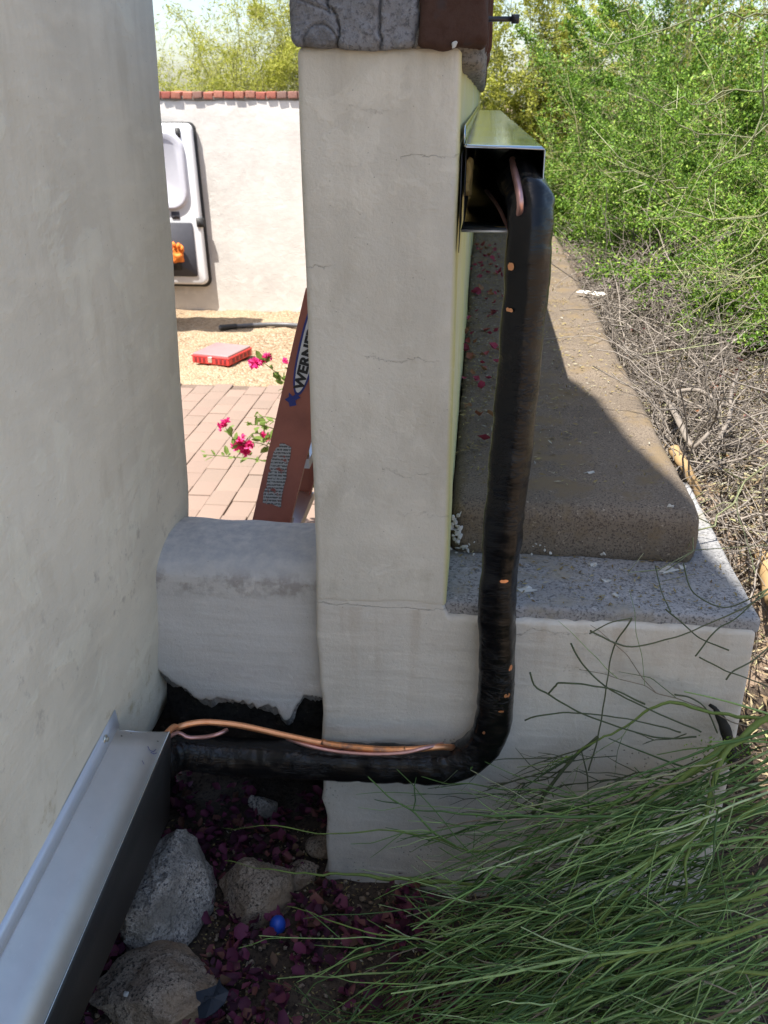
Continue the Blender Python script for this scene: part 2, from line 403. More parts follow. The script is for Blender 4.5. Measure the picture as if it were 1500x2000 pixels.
M['case_lid'] = simple("smoky clear lid", (.30, .19, .19), .35, var=.12, sc_=9, bump=.05)
M['hose'] = simple("grey black hose", (.075, .075, .08), .4)
M['blue_ball'] = simple("blue rubber", (.015, .07, .42), .45, bump=.1)
M['card'] = simple("dark blue plastic", (.020, .028, .040), .5, bump=.15)
M['card_print'] = simple("black embossing", (.006, .008, .012), .6)
M['chip'] = simple("pale paint flake", (.46, .45, .41), .8, bump=.4)
M['petal'] = simple("white dry petal", (.72, .68, .60), .7)

def m_granite(name, a, b, dark, brown):
    n = NB(name); co = n.obj()
    f = n.noise(230, 3, .75, co=co); g = n.noise(150, 4, .7, co=co); big = n.noise(9, 4, co=co)
    c = n.mix(n.ramp(f, [(.40, 0.0), (.62, 1.0)]), a, b)
    c = n.mix(n.ramp(g, [(.52, 0.0), (.60, 1.0)]), c, dark)
    c = n.mix(n.ramp(big, [(.45, 0.0), (.62, .8)]), c, brown)
    return n.out(c, .9, n.bump(n.math('ADD', f, n.math('MULTIPLY', g, 1.5)), .8, .006), spec=.25)
M['granite'] = m_granite("grey granite", (.33, .285, .235), (.58, .53, .465), (.09, .085, .09), (.20, .18, .15))
M['granite_brown'] = m_granite("brown granite", (.26, .20, .145), (.42, .345, .265), (.08, .065, .05), (.30, .21, .13))

def m_leaf(name, stops, trans=.25, rough_=.55):
    n = NB(name); r = n.rnd(True)
    c = n.ramp(r, stops)
    n.out(c, rough_, spec=.3)
    tr = n.t.nodes.new("ShaderNodeBsdfTranslucent"); n.t.links.new(n.mix(.5, c, (.20, .26, .03), 'ADD') if False else c, tr.inputs[0])
    mx = n.t.nodes.new("ShaderNodeMixShader"); mx.inputs[0].default_value = trans
    o = n.t.nodes["Material Output"]
    n.t.links.new(n.b.outputs[0], mx.inputs[1]); n.t.links.new(tr.outputs[0], mx.inputs[2]); n.t.links.new(mx.outputs[0], o.inputs[0])
    return n.m
M['leaf'] = m_leaf("bright bush leaf", [(0, (.048, .110, .010)), (.5, (.105, .205, .018)), (.85, (.19, .315, .032)), (1, (.33, .43, .075))])
M['leaf_pale'] = m_leaf("yellow green leaf", [(0, (.24, .275, .03)), (.5, (.36, .375, .05)), (1, (.50, .49, .12))], .45)
M['boug_leaf'] = m_leaf("bougainvillea leaf", [(0, (.10, .16, .03)), (.6, (.18, .26, .06)), (1, (.28, .33, .10))], .4)
M['bract'] = m_leaf("magenta bract", [(0, (.62, .015, .17)), (.6, (.80, .05, .28)), (1, (.85, .14, .38))], .45)
M['dry_bract'] = m_leaf("fallen dark bract", [(0, (.042, .014, .025)), (.35, (.095, .022, .050)), (.7, (.17, .036, .080)), (.88, (.19, .075, .06)), (1, (.10, .06, .035))], .15, .7)
M['pink_bract'] = m_leaf("fallen pink bract", [(0, (.20, .03, .045)), (.5, (.36, .05, .09)), (.75, (.26, .11, .05)), (1, (.30, .18, .09))], .25, .7)
M['litter'] = m_leaf("dry leaf sliver", [(0, (.10, .065, .04)), (.3, (.26, .19, .11)), (.6, (.40, .33, .20)), (.85, (.34, .36, .17)), (1, (.50, .45, .36))], .2, .8)
M['debris'] = m_leaf("bench debris", [(0, (.12, .085, .045)), (.4, (.23, .17, .07)), (.8, (.30, .25, .10)), (1, (.34, .33, .28))], .1, .85)
def m_twig(name, a, b, rough_=.6):
    n = NB(name); r = n.rnd(True)
    c = n.mix(r, a, b); c = n.mix(n.ramp(n.noise(60, 3), [(.5, 0.0), (.75, .5)]), c, tuple(v*.6 for v in a))
    return n.out(c, rough_, n.bump(n.noise(180, 3), .3, .001), spec=.3)
M['green_twig_plain'] = m_twig("green twig bark", (.035, .070, .025), (.26, .36, .16))
def m_broom():
    n = NB("green twig bark"); r = n.rnd(True)
    c = n.ramp(r, [(0, (.034, .075, .018)), (.3, (.075, .150, .032)), (.6, (.155, .265, .065)), (.82, (.27, .38, .13)), (.94, (.38, .46, .23)), (.95, (.17, .13, .085)), (1, (.26, .215, .15))])
    c = n.mix(n.ramp(n.noise(38, 3), [(.5, 0.0), (.7, .55)]), c, (.045, .075, .03))
    return n.out(c, .55, n.bump(n.noise(180, 3), .3, .001), spec=.35)
M['green_twig'] = m_broom()
M['green_branch'] = m_twig("green branch bark", (.11, .17, .035), (.17, .23, .055))
M['dark_twig'] = m_twig("dark twig bark", (.06, .08, .035), (.10, .11, .06))
M['dead_twig'] = m_twig("dead grey twig", (.10, .083, .068), (.30, .26, .22), .8)
M['pale_stem'] = m_twig("pale stem", (.27, .30, .14), (.40, .41, .25))
M['wood_tan'] = m_twig("peeled tan wood", (.30, .19, .085), (.38, .26, .13), .8)
M['bark_far'] = m_twig("brown green bark", (.24, .23, .10), (.32, .31, .16))
M['stub'] = m_twig("black rotten wood", (.018, .018, .016), (.03, .03, .025), .8)
M['roof'] = simple("roof boards", (.30, .24, .18), .8)

# ================================================================== THE SETTING
def sheet(name, xs, ys, zf, m, amp=0.0, f=8.0, seed=0, smooth=True):
    X, Y = np.meshgrid(xs, ys, indexing='ij')
    V = np.stack([X, Y, zf(X, Y)], -1).reshape(-1, 3)
    if amp: V[:, 2] += vn(V*[1, 1, 0], f, seed)*amp + vn(V*[1, 1, 0], f*3.1, seed+5)*amp*.45
    i = np.arange(X.size).reshape(X.shape)
    Q = np.stack([i[:-1, :-1], i[1:, :-1], i[1:, 1:], i[:-1, 1:]], -1).reshape(-1, 4)
    o = mesh(name, V, Q, m, None, smooth, origin=(0, 0, 0)); o["kind"] = "structure"; return o
def sst(a, b, x): t = np.clip((x-a)/(b-a), 0, 1); return t*t*(3-2*t)
def bank_z(X, Y): return 0.70*sst(1.72, 2.45, Y+.25*sst(.6, 1.1, X))*sst(.44, .54, X) + 0.03*np.maximum(0, X-.8)
sheet("ground", np.linspace(-300, 300, 41), np.linspace(-300, 300, 41), lambda X, Y: X*0-.45, M['earth'])
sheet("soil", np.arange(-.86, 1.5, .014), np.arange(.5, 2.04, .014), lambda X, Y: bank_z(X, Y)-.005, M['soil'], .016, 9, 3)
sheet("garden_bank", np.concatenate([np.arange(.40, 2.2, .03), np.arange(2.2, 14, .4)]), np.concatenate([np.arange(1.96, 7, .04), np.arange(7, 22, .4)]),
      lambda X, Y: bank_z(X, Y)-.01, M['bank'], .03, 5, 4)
sheet("gravel_yard", np.concatenate([np.arange(-14, -4, .5), np.arange(-4, -.2, .035)]), np.arange(2.02, 9.24, .035), lambda X, Y: X*0-.312, M['gravel'], .012, 9, 6)

# patio: joint bed and pavers laid one by one
patio = mesh("patio", *boxv((-2.42, 2.3, -.34), (-.5, 6.52, -.297)), M['joint_sand'], origin=(-1.4, 4.4, -.30)); patio["kind"] = "structure"
rng = random.Random(5)
pv, pf = rbox((-.0635, -.0925, -.02), (.0635, .0925, .02), .005, .2)
pav_src = None
for c in range(15):
    for r in range(23):
        x = -2.40+.130*c+.065; y = 2.32+.188*r+.09+(.063*(c % 3))
        if y > 6.46 or y < 3.4: continue
        loc = (x+rng.uniform(-.002, .002), y+rng.uniform(-.003, .003), -.302+rng.uniform(-.003, .003))
        if pav_src is None:
            pav_src = mesh("paver", pv+np.array(loc), pf, M['paver'], patio, origin=loc)
        else:
            link_copy(pav_src, "paver", loc, (rng.uniform(-.008, .008), rng.uniform(-.008, .008), rng.uniform(-.01, .01)), patio)

# ------------------------------------------------------------------ house
house = empty("house", (-1.5, 0, -.1), "tall stucco house wall rising along the whole left edge of the yard", "house")
V, Q = rbox((-4, -3, -.4), (-.72, 1.88, .50), .02, (.3, .03, .03)); V = V+vn3(V, 12, 6)*.012+vn3(V, 40, 7)*.006
mesh("footing", V, Q, M['adobe'], house, True)
V, Q = rbox((-4, -3, .335), (-.612, 1.9, 3.19), .022, (.2, .045, .045))
wx = V[:, 0] > -.75
prof = np.interp(V[:, 2], [-.4, .3, .5, .62, .85, 1.8, 3.2], [-.055, -.052, -.04, -.028, -.012, 0.0, .0])
V[:, 0] += np.where(wx, prof, 0)
V[:, 2] += np.where(V[:, 2] < .36, vn(V*[0, 1, 0], 14, 4)*.02+vn(V*[0, 1, 0], 60, 5)*.010+.10*sst(1.50, 1.66, V[:, 1]), 0)
zt = np.interp(V[:, 1], [-3, .3, 1.19, 1.53, 1.75, 1.9], [5.5, 5.2, 4.63, 4.50, 4.33, 4.18]); V[:, 2] = np.where(V[:, 2] > 2.4, 2.4+(V[:, 2]-2.4)*(zt-2.4)/.79, V[:, 2])  # unseen sloped top, shaped to throw the slanting shade onto the bench
V = V + vn3(V, 2.2, 2)*[.006, .006, 0] + vn3(V, 11, 3)*.0022
mesh("wall", V, Q, M['house'], house, True)
# ------------------------------------------------------------------ stepped masonry bench to the right, and the wall standing on it
bench = empty("masonry_bench", (.2, 4, 0), "low stepped masonry ledge with worn concrete top beside the tall wall", "ledge")
V, Q = rbox((-.295, 1.6, -.1), (.562, 2.30, .716), .012, (.025, .06, .025))
V[:, 2] += np.where((V[:, 0] < -.05) & (V[:, 2] > .68), .055, 0)
V = V + vn3(V, 2.6, 30)*[.004, .004, 0] + vn3(V, 13, 31)*.0022
V[:, 0] += np.where((V[:, 0] < -.25) & (V[:, 1] < 1.7), vn(V*[0, 0, 1], 26, 9)*.006+.004, 0)   # broken stucco edge
mesh("wall", V, Q, M['ledge_wall'], bench, True)
V, Q = rbox((-.045, 1.606, .705), (.568, 2.31, .738), .009, (.018, .05, .015))
front = V[:, 1] < 1.63
V[:, 1] += np.where(front, np.abs(vn(V*[1, 0, .3], 30, 16))*.010+np.maximum(0, vn(V*[1, 0, 0], 9, 17))*.012, 0)
V = V + vn3(V, 12, 18)*.002 + vn3(V, 50, 19)*.0010
mesh("ledge_top", V, Q, M['ledge_top'], bench, True)
V, Q = rbox((-.28, 2.29, -.1), (.47, 7.58, .73), .02, .12); mesh("core", V, Q, M['bench'], bench, True)
V, Q = rbox((-.034, 1.836, .72), (.492, 7.6, .857), .034, (.016, .05, .014))
V = V + vn3(V, 4, 20)*[.004, .006, .003] + vn3(V, 20, 21)*.003 + vn3(V, 70, 22)*.0016
mesh("bench_top", V, Q, M['bench'], bench, True)

gwall = empty("garden_wall", (-.16, 4, .74), "tall stucco wall end with rough brick cap in the centre", "wall")
V, Q = rbox((-.292, 1.5985, .733), (-.036, 9.15, 1.722), .012, (.02, .06, .02))
V[:, 2] += np.where(V[:, 2] < .7465, vn(V*[1, 0, 0], 16, 35)*.006+vn(V*[1, 0, 0], 60, 36)*.003, 0)
V = V + vn3(V, 2.6, 30)*[.004, .004, 0] + vn3(V, 13, 31)*.0022
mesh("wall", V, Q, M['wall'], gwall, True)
# cap: mortar core, grey lumps at the end face, then bricks down both edges
V, Q = rbox((-.28, 1.60, 1.712), (-.02, 9.15, 1.86), .01, .06); V = rough(V, .006, 16, 33)
mesh("mortar_bed", V, Q, M['mortar'], gwall, True)
V, Q = rbox((-.045, 1.615, 1.690), (-.006, 9.1, 1.735), .012, .018); V = rough(V, .011, 34, 34)
mesh("mortar_squeeze", V, Q, M['mortar'], gwall, True)
V, Q = rbox((-.298, 1.574, 1.718), (-.106, 1.70, 1.87), .012, .0026)
V = V + vn3(V, 17, 41)*.006 + vn3(V, 55, 51)*.0030 + vn3(V, 130, 56)*.0012
def groove(dist, w, d): return d*np.exp(-(dist/w)**2)
wv = lambda f, a_, s_: vn(V*[0, 0, 1], f, s_)*a_
frontv = np.clip((1.60-V[:, 1])/.02, 0, 1)
g = groove(V[:, 0]+.2335-wv(28, .007, 57)-wv(90, .005, 58), .0015, .016)
g += groove(V[:, 0]+.166-wv(30, .007, 59)-wv(100, .003, 60), .0019, .014)
rr_ = np.hypot(V[:, 0]+.252, (V[:, 2]-1.722)*.9); g += groove(rr_-.026-vn(V, 60, 61)*.003, .0013, .006)*(V[:, 0] > -.285)
g += groove(V[:, 2]-1.775+.25*(V[:, 0]+.26)-vn(V*[1, 0, 0], 40, 62)*.006, .0012, .006)*(V[:, 0] < -.235)
g += np.abs(vn(V, 9, 63))*.006
V[:, 1] += g*frontv
mesh("weathered_block", V, Q, M['cap_grey'], gwall, True, origin=(-.2, 1.63, 1.79))
V, Q = rbox((-.112, 1.585, 1.715), (-.098, 1.70, 1.86), .01, .007); V = rough(V, .004, 60, 61)
mesh("mortar_joint", V, Q, M['mortar'], gwall, True)
V, Q = rbox((-.104, 1.570, 1.718), (.001, 1.70, 1.87), .014, .008)
V = V + vn3(V, 14, 62)*.005 + vn3(V, 70, 63)*.0022
V[:, 2] -= np.where(V[:, 2] < 1.735, np.abs(vn(V*[1, 0, 0], 34, 68))*.010, 0)
mesh("brick", V, Q, M['brick'], gwall, True, origin=(-.05, 1.63, 1.79))
bv, bq = rbox((-.055, -.05, -.07), (.055, .05, .07), .012, .02); bv = bv+vn3(bv, 16, 64)*.004+vn3(bv, 60, 65)*.0015
rng = random.Random(9); src = None
for k in range(66):
    y = 1.76+k*.112
    for xx in (-.052, -.24):
        loc = (xx+rng.uniform(-.004, .004), y, 1.787+rng.uniform(-.003, .003))
        if src is None: src = mesh("brick", bv+np.array(loc), bq, M['brick'], gwall, True, origin=loc)
        else: link_copy(src, "brick", loc, (rng.uniform(-.02, .02), rng.uniform(-.02, .02), rng.choice([0, math.pi])+rng.uniform(-.04, .04)), gwall)
# ragged lower edge of the cap mortar on the end face, and a flake of plaster
fx = onY(888, 86, 1.566)
fl, fq = rbox(fx-[.006, .002, .004], fx+[.005, .003, .005], .003, .002); fl = rough(fl, .005, 110, 67)
mesh("plaster_flake", fl, fq, M['chip'], gwall, True)

# black capped pipe stub that sticks out of the wall cap
c0 = onY(952, 37, 1.70); c1 = onY(1014, 37, 1.70)
stub = empty("pipe_stub", c0, "short black capped pipe poking out of the wall top", "pipe")
a = Acc(); a.tube([c0-[.04, 0, 0], c1-[.006, 0, 0]], .0040, 14); a.build("pipe", M['black_plastic'], stub)
a = Acc(); a.tube([c1-[.0125, 0, 0], c1-[.0120, 0, 0], c1-[.001, 0, 0], c1], [.0058, .0068, .0068, .0058], 16); a.build("cap", M['black_plastic'], stub)

# ------------------------------------------------------------------ low rounded wall between house and wall end
low = empty("low_wall", (-.46, 1.8, .1), "low rounded stucco wall with broken base between house and pillar", "wall")
edge_px = [(300, 1300), (316, 1316), (325, 1324), (336, 1332), (361, 1349), (392, 1366), (420, 1363), (450, 1366), (476, 1369), (498, 1374), (504, 1384), (522, 1378), (540, 1379), (549, 1398),
           (560, 1405), (568, 1403), (575, 1390), (582, 1372), (594, 1358), (613, 1361), (630, 1362)]
YF = 1.645
ew = np.array([onY(px, py, YF) for px, py in edge_px])
xs = np.arange(-.70, -.272, .004)
zb = np.interp(xs, ew[:, 0], ew[:, 2]) + vn(np.stack([xs, xs*0, xs*0], 1), 90, 71)*.005 + vn(np.stack([xs, xs*0, xs*0], 1), 240, 72)*.003
rows = []
for i, x in enumerate(xs):
    p = [(x, 1.69, zb[i]+.12), (x, 1.663, zb[i]+.02), (x, 1.660, zb[i]), (x, YF+.003, zb[i]-.0015), (x, YF, zb[i]+.004)]
    for t in np.linspace(.05, 1, 26): p.append((x, YF, zb[i]+.004+(.745-zb[i]-.004)*t))
    for t in np.linspace(.07, 1, 16):
        a_ = t*math.pi/2; p.append((x, YF+.14*(1-math.cos(a_)), .742+.060*math.sin(a_)))
    for t in np.linspace(.1, 1, 8): p.append((x, YF+.14+.22*t, .802-.11*t**1.6))
    p.append((x, YF+.385, .62)); p.append((x, YF+.385, -.42))
    rows.append(p)
V = np.array(rows); nr, nc = V.shape[:2]; V = V.reshape(-1, 3)
i = np.arange(nr*nc).reshape(nr, nc); Q = np.stack([i[:-1, :-1], i[1:, :-1], i[1:, 1:], i[:-1, 1:]], -1).reshape(-1, 4)
V = V + vn3(V, 4, 74)*.004 + vn3(V, 15, 75)*.0026
mesh("stucco_skin", V, Q, M['low_wall'], low, True)
# grey scratch coat peeping out under the skin, then the dark footing
zb2 = np.minimum(zb-.010-np.abs(vn(np.stack([xs, xs*0, xs*0], 1), 22, 77))*.022, zb-.004)
rows = [[(x, 1.668, zb2[i]), (x, 1.656, zb2[i]+.001), (x, 1.656, zb[i]+.03), (x, 1.668, zb[i]+.05)] for i, x in enumerate(xs)]
V = np.array(rows).reshape(-1, 3); i = np.arange(len(V)).reshape(len(xs), 4)
Q = np.stack([i[:-1, :-1], i[1:, :-1], i[1:, 1:], i[:-1, 1:]], -1).reshape(-1, 4)
mesh("scratch_coat", rough(V, .0015, 80, 78), Q, M['mortar_coat'], low, True)
V, Q = rbox((-.72, 1.975, -.3), (-.27, 2.02, .40), .01, .02); V = V + vn3(V, 14, 81)*.008; mesh("back_face", V, Q, M["adobe"], low, True)
V, Q = rbox((-.72, 1.685, .262), (-.27, 1.99, .56), .02, .010)
V = V + vn3(V, 10, 79)*.014 + vn3(V, 34, 80)*.010
mesh("footing", V, Q, M['adobe'], low, True)

# ------------------------------------------------------------------ white wall across the yard with its brick coping
fw = empty("yard_wall", (-3, 9.3, -.3), "white sunlit yard wall with red brick coping behind the van door", "wall")
V, Q = rbox((-14, 9.22, -.5), (-.2, 9.42, 1.622), .015, (.12, .2, .12)); V = rough(V, .006, 1.6, 90)
mesh("wall", V, Q, M['far_wall'], fw, True)
V, Q = rbox((-14, 9.215, 1.616), (-.2, 9.42, 1.655), .008, (.03, .2, .02)); V = rough(V, .006, 14, 91)
mesh("mortar_bed", V, Q, M['mortar'], fw, True)
rng = random.Random(3); src = None
bv, bq = rbox((-.044, -.105, -.03), (.044, .105, .03), .008, .05)
for k in range(58):
    loc = (-5.9+k*.099+rng.uniform(-.004, .004), 9.305+rng.uniform(-.008, .008), 1.664+rng.uniform(-.004, .003))
    if src is None: src = mesh("brick", bv+np.array(loc), bq, M['far_brick'], fw, True, origin=loc)
    else: link_copy(src, "brick", loc, (rng.uniform(-.05, .05), rng.uniform(-.05, .05), rng.uniform(-.05, .05)), fw)

# ================================================================== LINE COVERS AND PIPE
# upper sheet-metal cover running along the wall's right face, open at the near end
X0, X1, ZB, ZT, Y0, Y1 = -.029, .100, 1.447, 1.575, 1.612, 6.2
duct = empty("line_cover", (0, Y0, 1.5), "shiny metal line cover on the right side of the wall, open end dark", "pipe cover")
def strip(poly0, poly1, thick=0.0008, n=30, wob=0.0, seed=0):
    """sheet between two matching polylines (near, far), with a folded rim of real thickness"""
    A, B = np.array(poly0, float), np.array(poly1, float); k = len(A)
    t = np.linspace(0, 1, n)[:, None, None]
    G = A[None]*(1-t)+B[None]*t; V = G.reshape(-1, 3)
    if wob: V = V + vn3(V, 5, seed)*wob
    i = np.arange(n*k).reshape(n, k)
    return V, np.stack([i[:-1, :-1], i[1:, :-1], i[1:, 1:], i[:-1, 1:]], -1).reshape(-1, 4)
def sheet_part(name, p0, p1, m, parent, n=30, wob=0.0, seed=0, th=.0012):
    V, Q = strip(p0, p1, n=n, wob=wob, seed=seed)
    o = mesh(name, V, Q, m, parent); s = o.modifiers.new("thickness", 'SOLIDIFY'); s.thickness = th; s.offset = 0
    return o
dy = np.array([0, Y1-Y0, 0])
def along(P): return np.array(P), np.array(P)+dy
sheet_part("top_panel", *along([(X0, Y0, ZT+.004), (X0+.004, Y0, ZT+.002), (X0+.05, Y0, ZT+.001), (X1-.002, Y0, ZT), (X1, Y0, ZT-.003), (X1, Y0, ZB+.02)]), M['galv'], duct, 60, .0014, 1)
sheet_part("bottom_panel", *along([(X0, Y0+.003, ZB), (X1, Y0+.003, ZB-.001), (X1+.002, Y0+.003, ZB+.03)]), M['galv'], duct, 40, .001, 2)
sheet_part("flange", *along([(X0-.0005, Y0-.004, ZT+.032), (X0-.0005, Y0-.004, ZT+.006)]), M['galv'], duct, 40, .0006, 3)
sheet_part("back_flange", [(X0-.003, Y0-.010, ZT-.01), (X0-.003, Y0-.010, ZB-.035)], [(X0-.003, Y0+.14, ZT-.01), (X0-.003, Y0+.14, ZB-.001)], M['black_plastic'], duct, 6)
p = onY(912, 262, Y0+.0); q = np.array([X0+.0008, Y0+.012, ZT+.022])
mesh("ink_mark", *boxv(q-[.0005, .008, .006], q+[.0006, .008, .006]), M['blue_ink'], duct)
V, Q = rbox((X0+.004, 1.72, 1.500), (X0+.013, 1.74, 1.548), .003, .003); V = V+vn3(V, 34, 101)*[.004, .008, .012]+vn3(V, 90, 102)*.004
a = Acc(); a.tube([(X0, Y0-.0006, ZT+.003), (X1, Y0-.0006, ZT-.002)], .0011, 5); a.build('rim', M['galv_dull'], duct)
a = Acc(); a.tube([(X1, Y0-.0006, ZT-.003), (X1, Y0-.0006, ZB+.02)], .0010, 5); a.build('rim', M['galv_dull'], duct)
sheet_part('lip', [(X0, Y0+.001, ZB+.0008), (X1-.002, Y0+.001, ZB+.0008)], [(X0, Y0-.001, ZB-.0025), (X1-.002, Y0-.001, ZB-.0025)], M['galv_dull'], duct, 3)
sheet_part("interior_shade_panel", *along([(X0+.003, Y0+.02, ZT), (X0+.003, Y0+.02, ZB+.001)]), M['dark_side'], duct, 20)  # near-black sheet paints in the shade deep inside the cover
V_, F__ = boxv((X0, Y1-.02, ZB), (X1, Y1, ZT)); mesh("light_stop_cap", V_, F__, M['galv'], duct)  # unseen cap, added to keep light out of the cover's inside
mesh("lit_gap_patch", V, Q, M['lit_gap'], duct, True)  # tan lump stands in for lit wall seen through a gap

# lower cover along the foot of the house wall
ld = empty("line_cover", (-.6, 1.2, .4), "pale sheet-metal line cover screwed low on the house wall", "pipe cover")
def zl(y): return .095*(y-1.36)
def prow(y, tip=0):
    d = zl(y); xw = -.646+.01*(y-1.36)
    xw += .004; return [(xw, y+tip, .604+d), (xw+.008, y+tip*.4, .574+d), (xw+.011, y, .568+d), (-.60, y+.02, .551+d), (-.5585, y+.06, .519+zl(y+.06)), (-.556, y+.06, .513+zl(y+.06)), (-.580, y+.065, .31)]
sheet_part("top_panel", prow(1.37, .015)[1:5], prow(-.2)[1:5], M['galv_dull'], ld, 40, .0008, 5)
sheet_part("flange", [np.array(prow(1.37, .015)[0])+[.001, 0, 0], np.array(prow(1.37, .015)[1])+[.0012, 0, .001]], [np.array(prow(-.2)[0])+[.001, 0, 0], np.array(prow(-.2)[1])+[.0012, 0, .001]], M['galv_sky'], ld, 30, .0003, 6)
sheet_part("side_panel", prow(1.37)[4:], prow(-.2)[4:], M['dark_side'], ld, 30, .0008, 7)
lipp = [np.array(prow(y_)[4])+[.0005, 0, .0006] for y_ in np.linspace(1.37, -.2, 12)]
a = Acc(); a.tube([np.array(prow(1.37)[2])+[0, .0005, .0005], np.array(prow(1.37)[3])+[0, .0005, .0005], lipp[0]]+lipp[1:], .0011, 6); a.build('hem', M['galv'], ld)
s0 = onY(195, 1443, 1.322); s0[0] = -.6380
a = Acc(); a.tube([s0, s0+[.002, 0, 0]], .0085, 16); a.build("washer", M['steel'], ld)
a = Acc(); a.tube([s0+[.0015, 0, 0], s0+[.006, 0, 0], s0+[.0068, 0, 0]], [.0045, .0045, .003], 6); a.build("screw", M['steel'], ld, False)
# felt-pen squiggle near the end


def on_top(px, py):
    A, B, C_ = np.array(prow(1.3)[3]), np.array(prow(1.3)[4]), np.array(prow(.8)[3]); nn = np.cross(B-A, C_-A); d = ray(px, py); o_ = np.array([0, 0, EYE])
    return o_ + d*(np.dot(A-o_, nn)/np.dot(d, nn))
nrm = np.array([.38, -.05, .92])*.0022
a = Acc(); a.tube([on_top(x, y)+nrm for x, y in [(288, 1459), (292, 1467), (299, 1470), (304, 1465)]], .0006, 4); a.tube([on_top(x, y)+nrm for x, y in [(294, 1471), (300, 1474), (306, 1472)]], .0006, 4)
a.tube([on_top(x, y)+nrm for x, y in [(277, 1487), (281, 1495)]], .0005, 4)
a.build("pen_mark", M['blue_sticker'], ld, kind="stuff")

# insulated pipe: taped bundle, copper tubes beside it
ls = empty("insulated_pipe", (0, 1.56, .4), "black taped insulated pipe bent up the wall with bare copper tubes", "pipe")
yc = 1.563
cpx = [(640, 1487), (720, 1490), (800, 1491), (850, 1493), (893, 1487), (928, 1468), (953, 1438), (966, 1395), (970, 1330), (971, 1260), (971, 1190), (977, 1100), (986, 1000), (996, 900), (1005, 800), (1015, 700), (1024, 600), (1030, 530), (1034, 475)]
path = [np.array([-.70, 1.25, .405]), np.array([-.64, 1.40, .400]), onY(345, 1470, 1.53), onY(430, 1476, yc-.01), onY(540, 1481, yc-.003)]+[onY(x, y, yc) for x, y in cpx]
top = path[-1]
path += [top+[.000, .010, .042], top+[-.004, .035, .066], top+[-.012, .09, .080], top+[-.018, .20, .082], top+[-.018, .5, .080]]
P = smooth_path(path, 460)
kk = 28; R0 = .0325
T = np.gradient(P, axis=0); T /= np.linalg.norm(T, axis=1, keepdims=True)
u = np.array([0, -1.0, 0.0]); V = []
rw = random.Random(4); seam = []
d = np.concatenate([[0], np.cumsum(np.linalg.norm(np.diff(P, axis=0), axis=1))])
for i in range(len(P)):
    u = u-T[i]*np.dot(u, T[i]); u /= np.linalg.norm(u); w = np.cross(T[i], u)
    th = np.arange(kk)*2*math.pi/kk
    tw = .55+.5*math.sin(d[i]*1.1)
    tw = .50+.25*math.sin(d[i]*2.1); q4 = th-tw+math.pi/4; lobes = 1.03/(np.abs(np.cos(q4))**2.9+np.abs(np.sin(q4))**2.9)**(1/2.9)
    V.append(P[i]+(R0*(1.10-.10*sst(.95, 1.3, d[i]))*lobes)[:, None]*(np.cos(th)[:, None]*u+np.sin(th)[:, None]*w))
V = np.concatenate(V)
S = np.repeat(d, kk)
ph = np.tile(np.arange(kk)*2*math.pi/kk, len(P))
C_ = np.repeat(P, kk, 0); nrm_ = V-C_; nrm_ /= np.linalg.norm(nrm_, axis=1, keepdims=True)
le = np.cumsum(np.random.RandomState(6).uniform(.018, .060, 90)); q_ = S+.010*np.sin(ph+S*9)+.006*ph*np.sin(S*5)
li = np.searchsorted(le, q_); since = q_-np.where(li > 0, le[np.maximum(li-1, 0)], 0)
V = V + nrm_*(.0010*np.exp(-since/.012)*(.35+.65*hash3(li, li*3, li*7, 5)))[:, None]          # loose edges of overlapping tape laps
dt_ = d[-1]-S
V = V + nrm_*(.0030*np.exp(-((dt_-.475)/.010)**2)+.0022*np.exp(-((dt_-.44)/.02)**2)*np.abs(vn(V, 60, 115)))[:, None]
bend = np.repeat(np.linalg.norm(np.gradient(T, axis=0), axis=1)/np.maximum(np.gradient(d), 1e-6), kk)
wr = vn(np.stack([S*95+.8*np.sin(ph*2), np.cos(ph)*1.6, np.sin(ph)*1.6], 1), 1.0, 117)
V = V + nrm_*(vn(V, 20, 111)*.0022+vn(V, 58, 112)*.0014+wr*(.0006+.0011*np.clip(bend/9, 0, 1)))[:, None]
i = np.arange(len(P)*kk).reshape(len(P), kk); j = np.roll(i, -1, 1)
Q = np.stack([i[:-1], j[:-1], j[1:], i[1:]], -1).reshape(-1, 4)
mesh("tape_wrap", V, Q, M['tape'], ls, True)
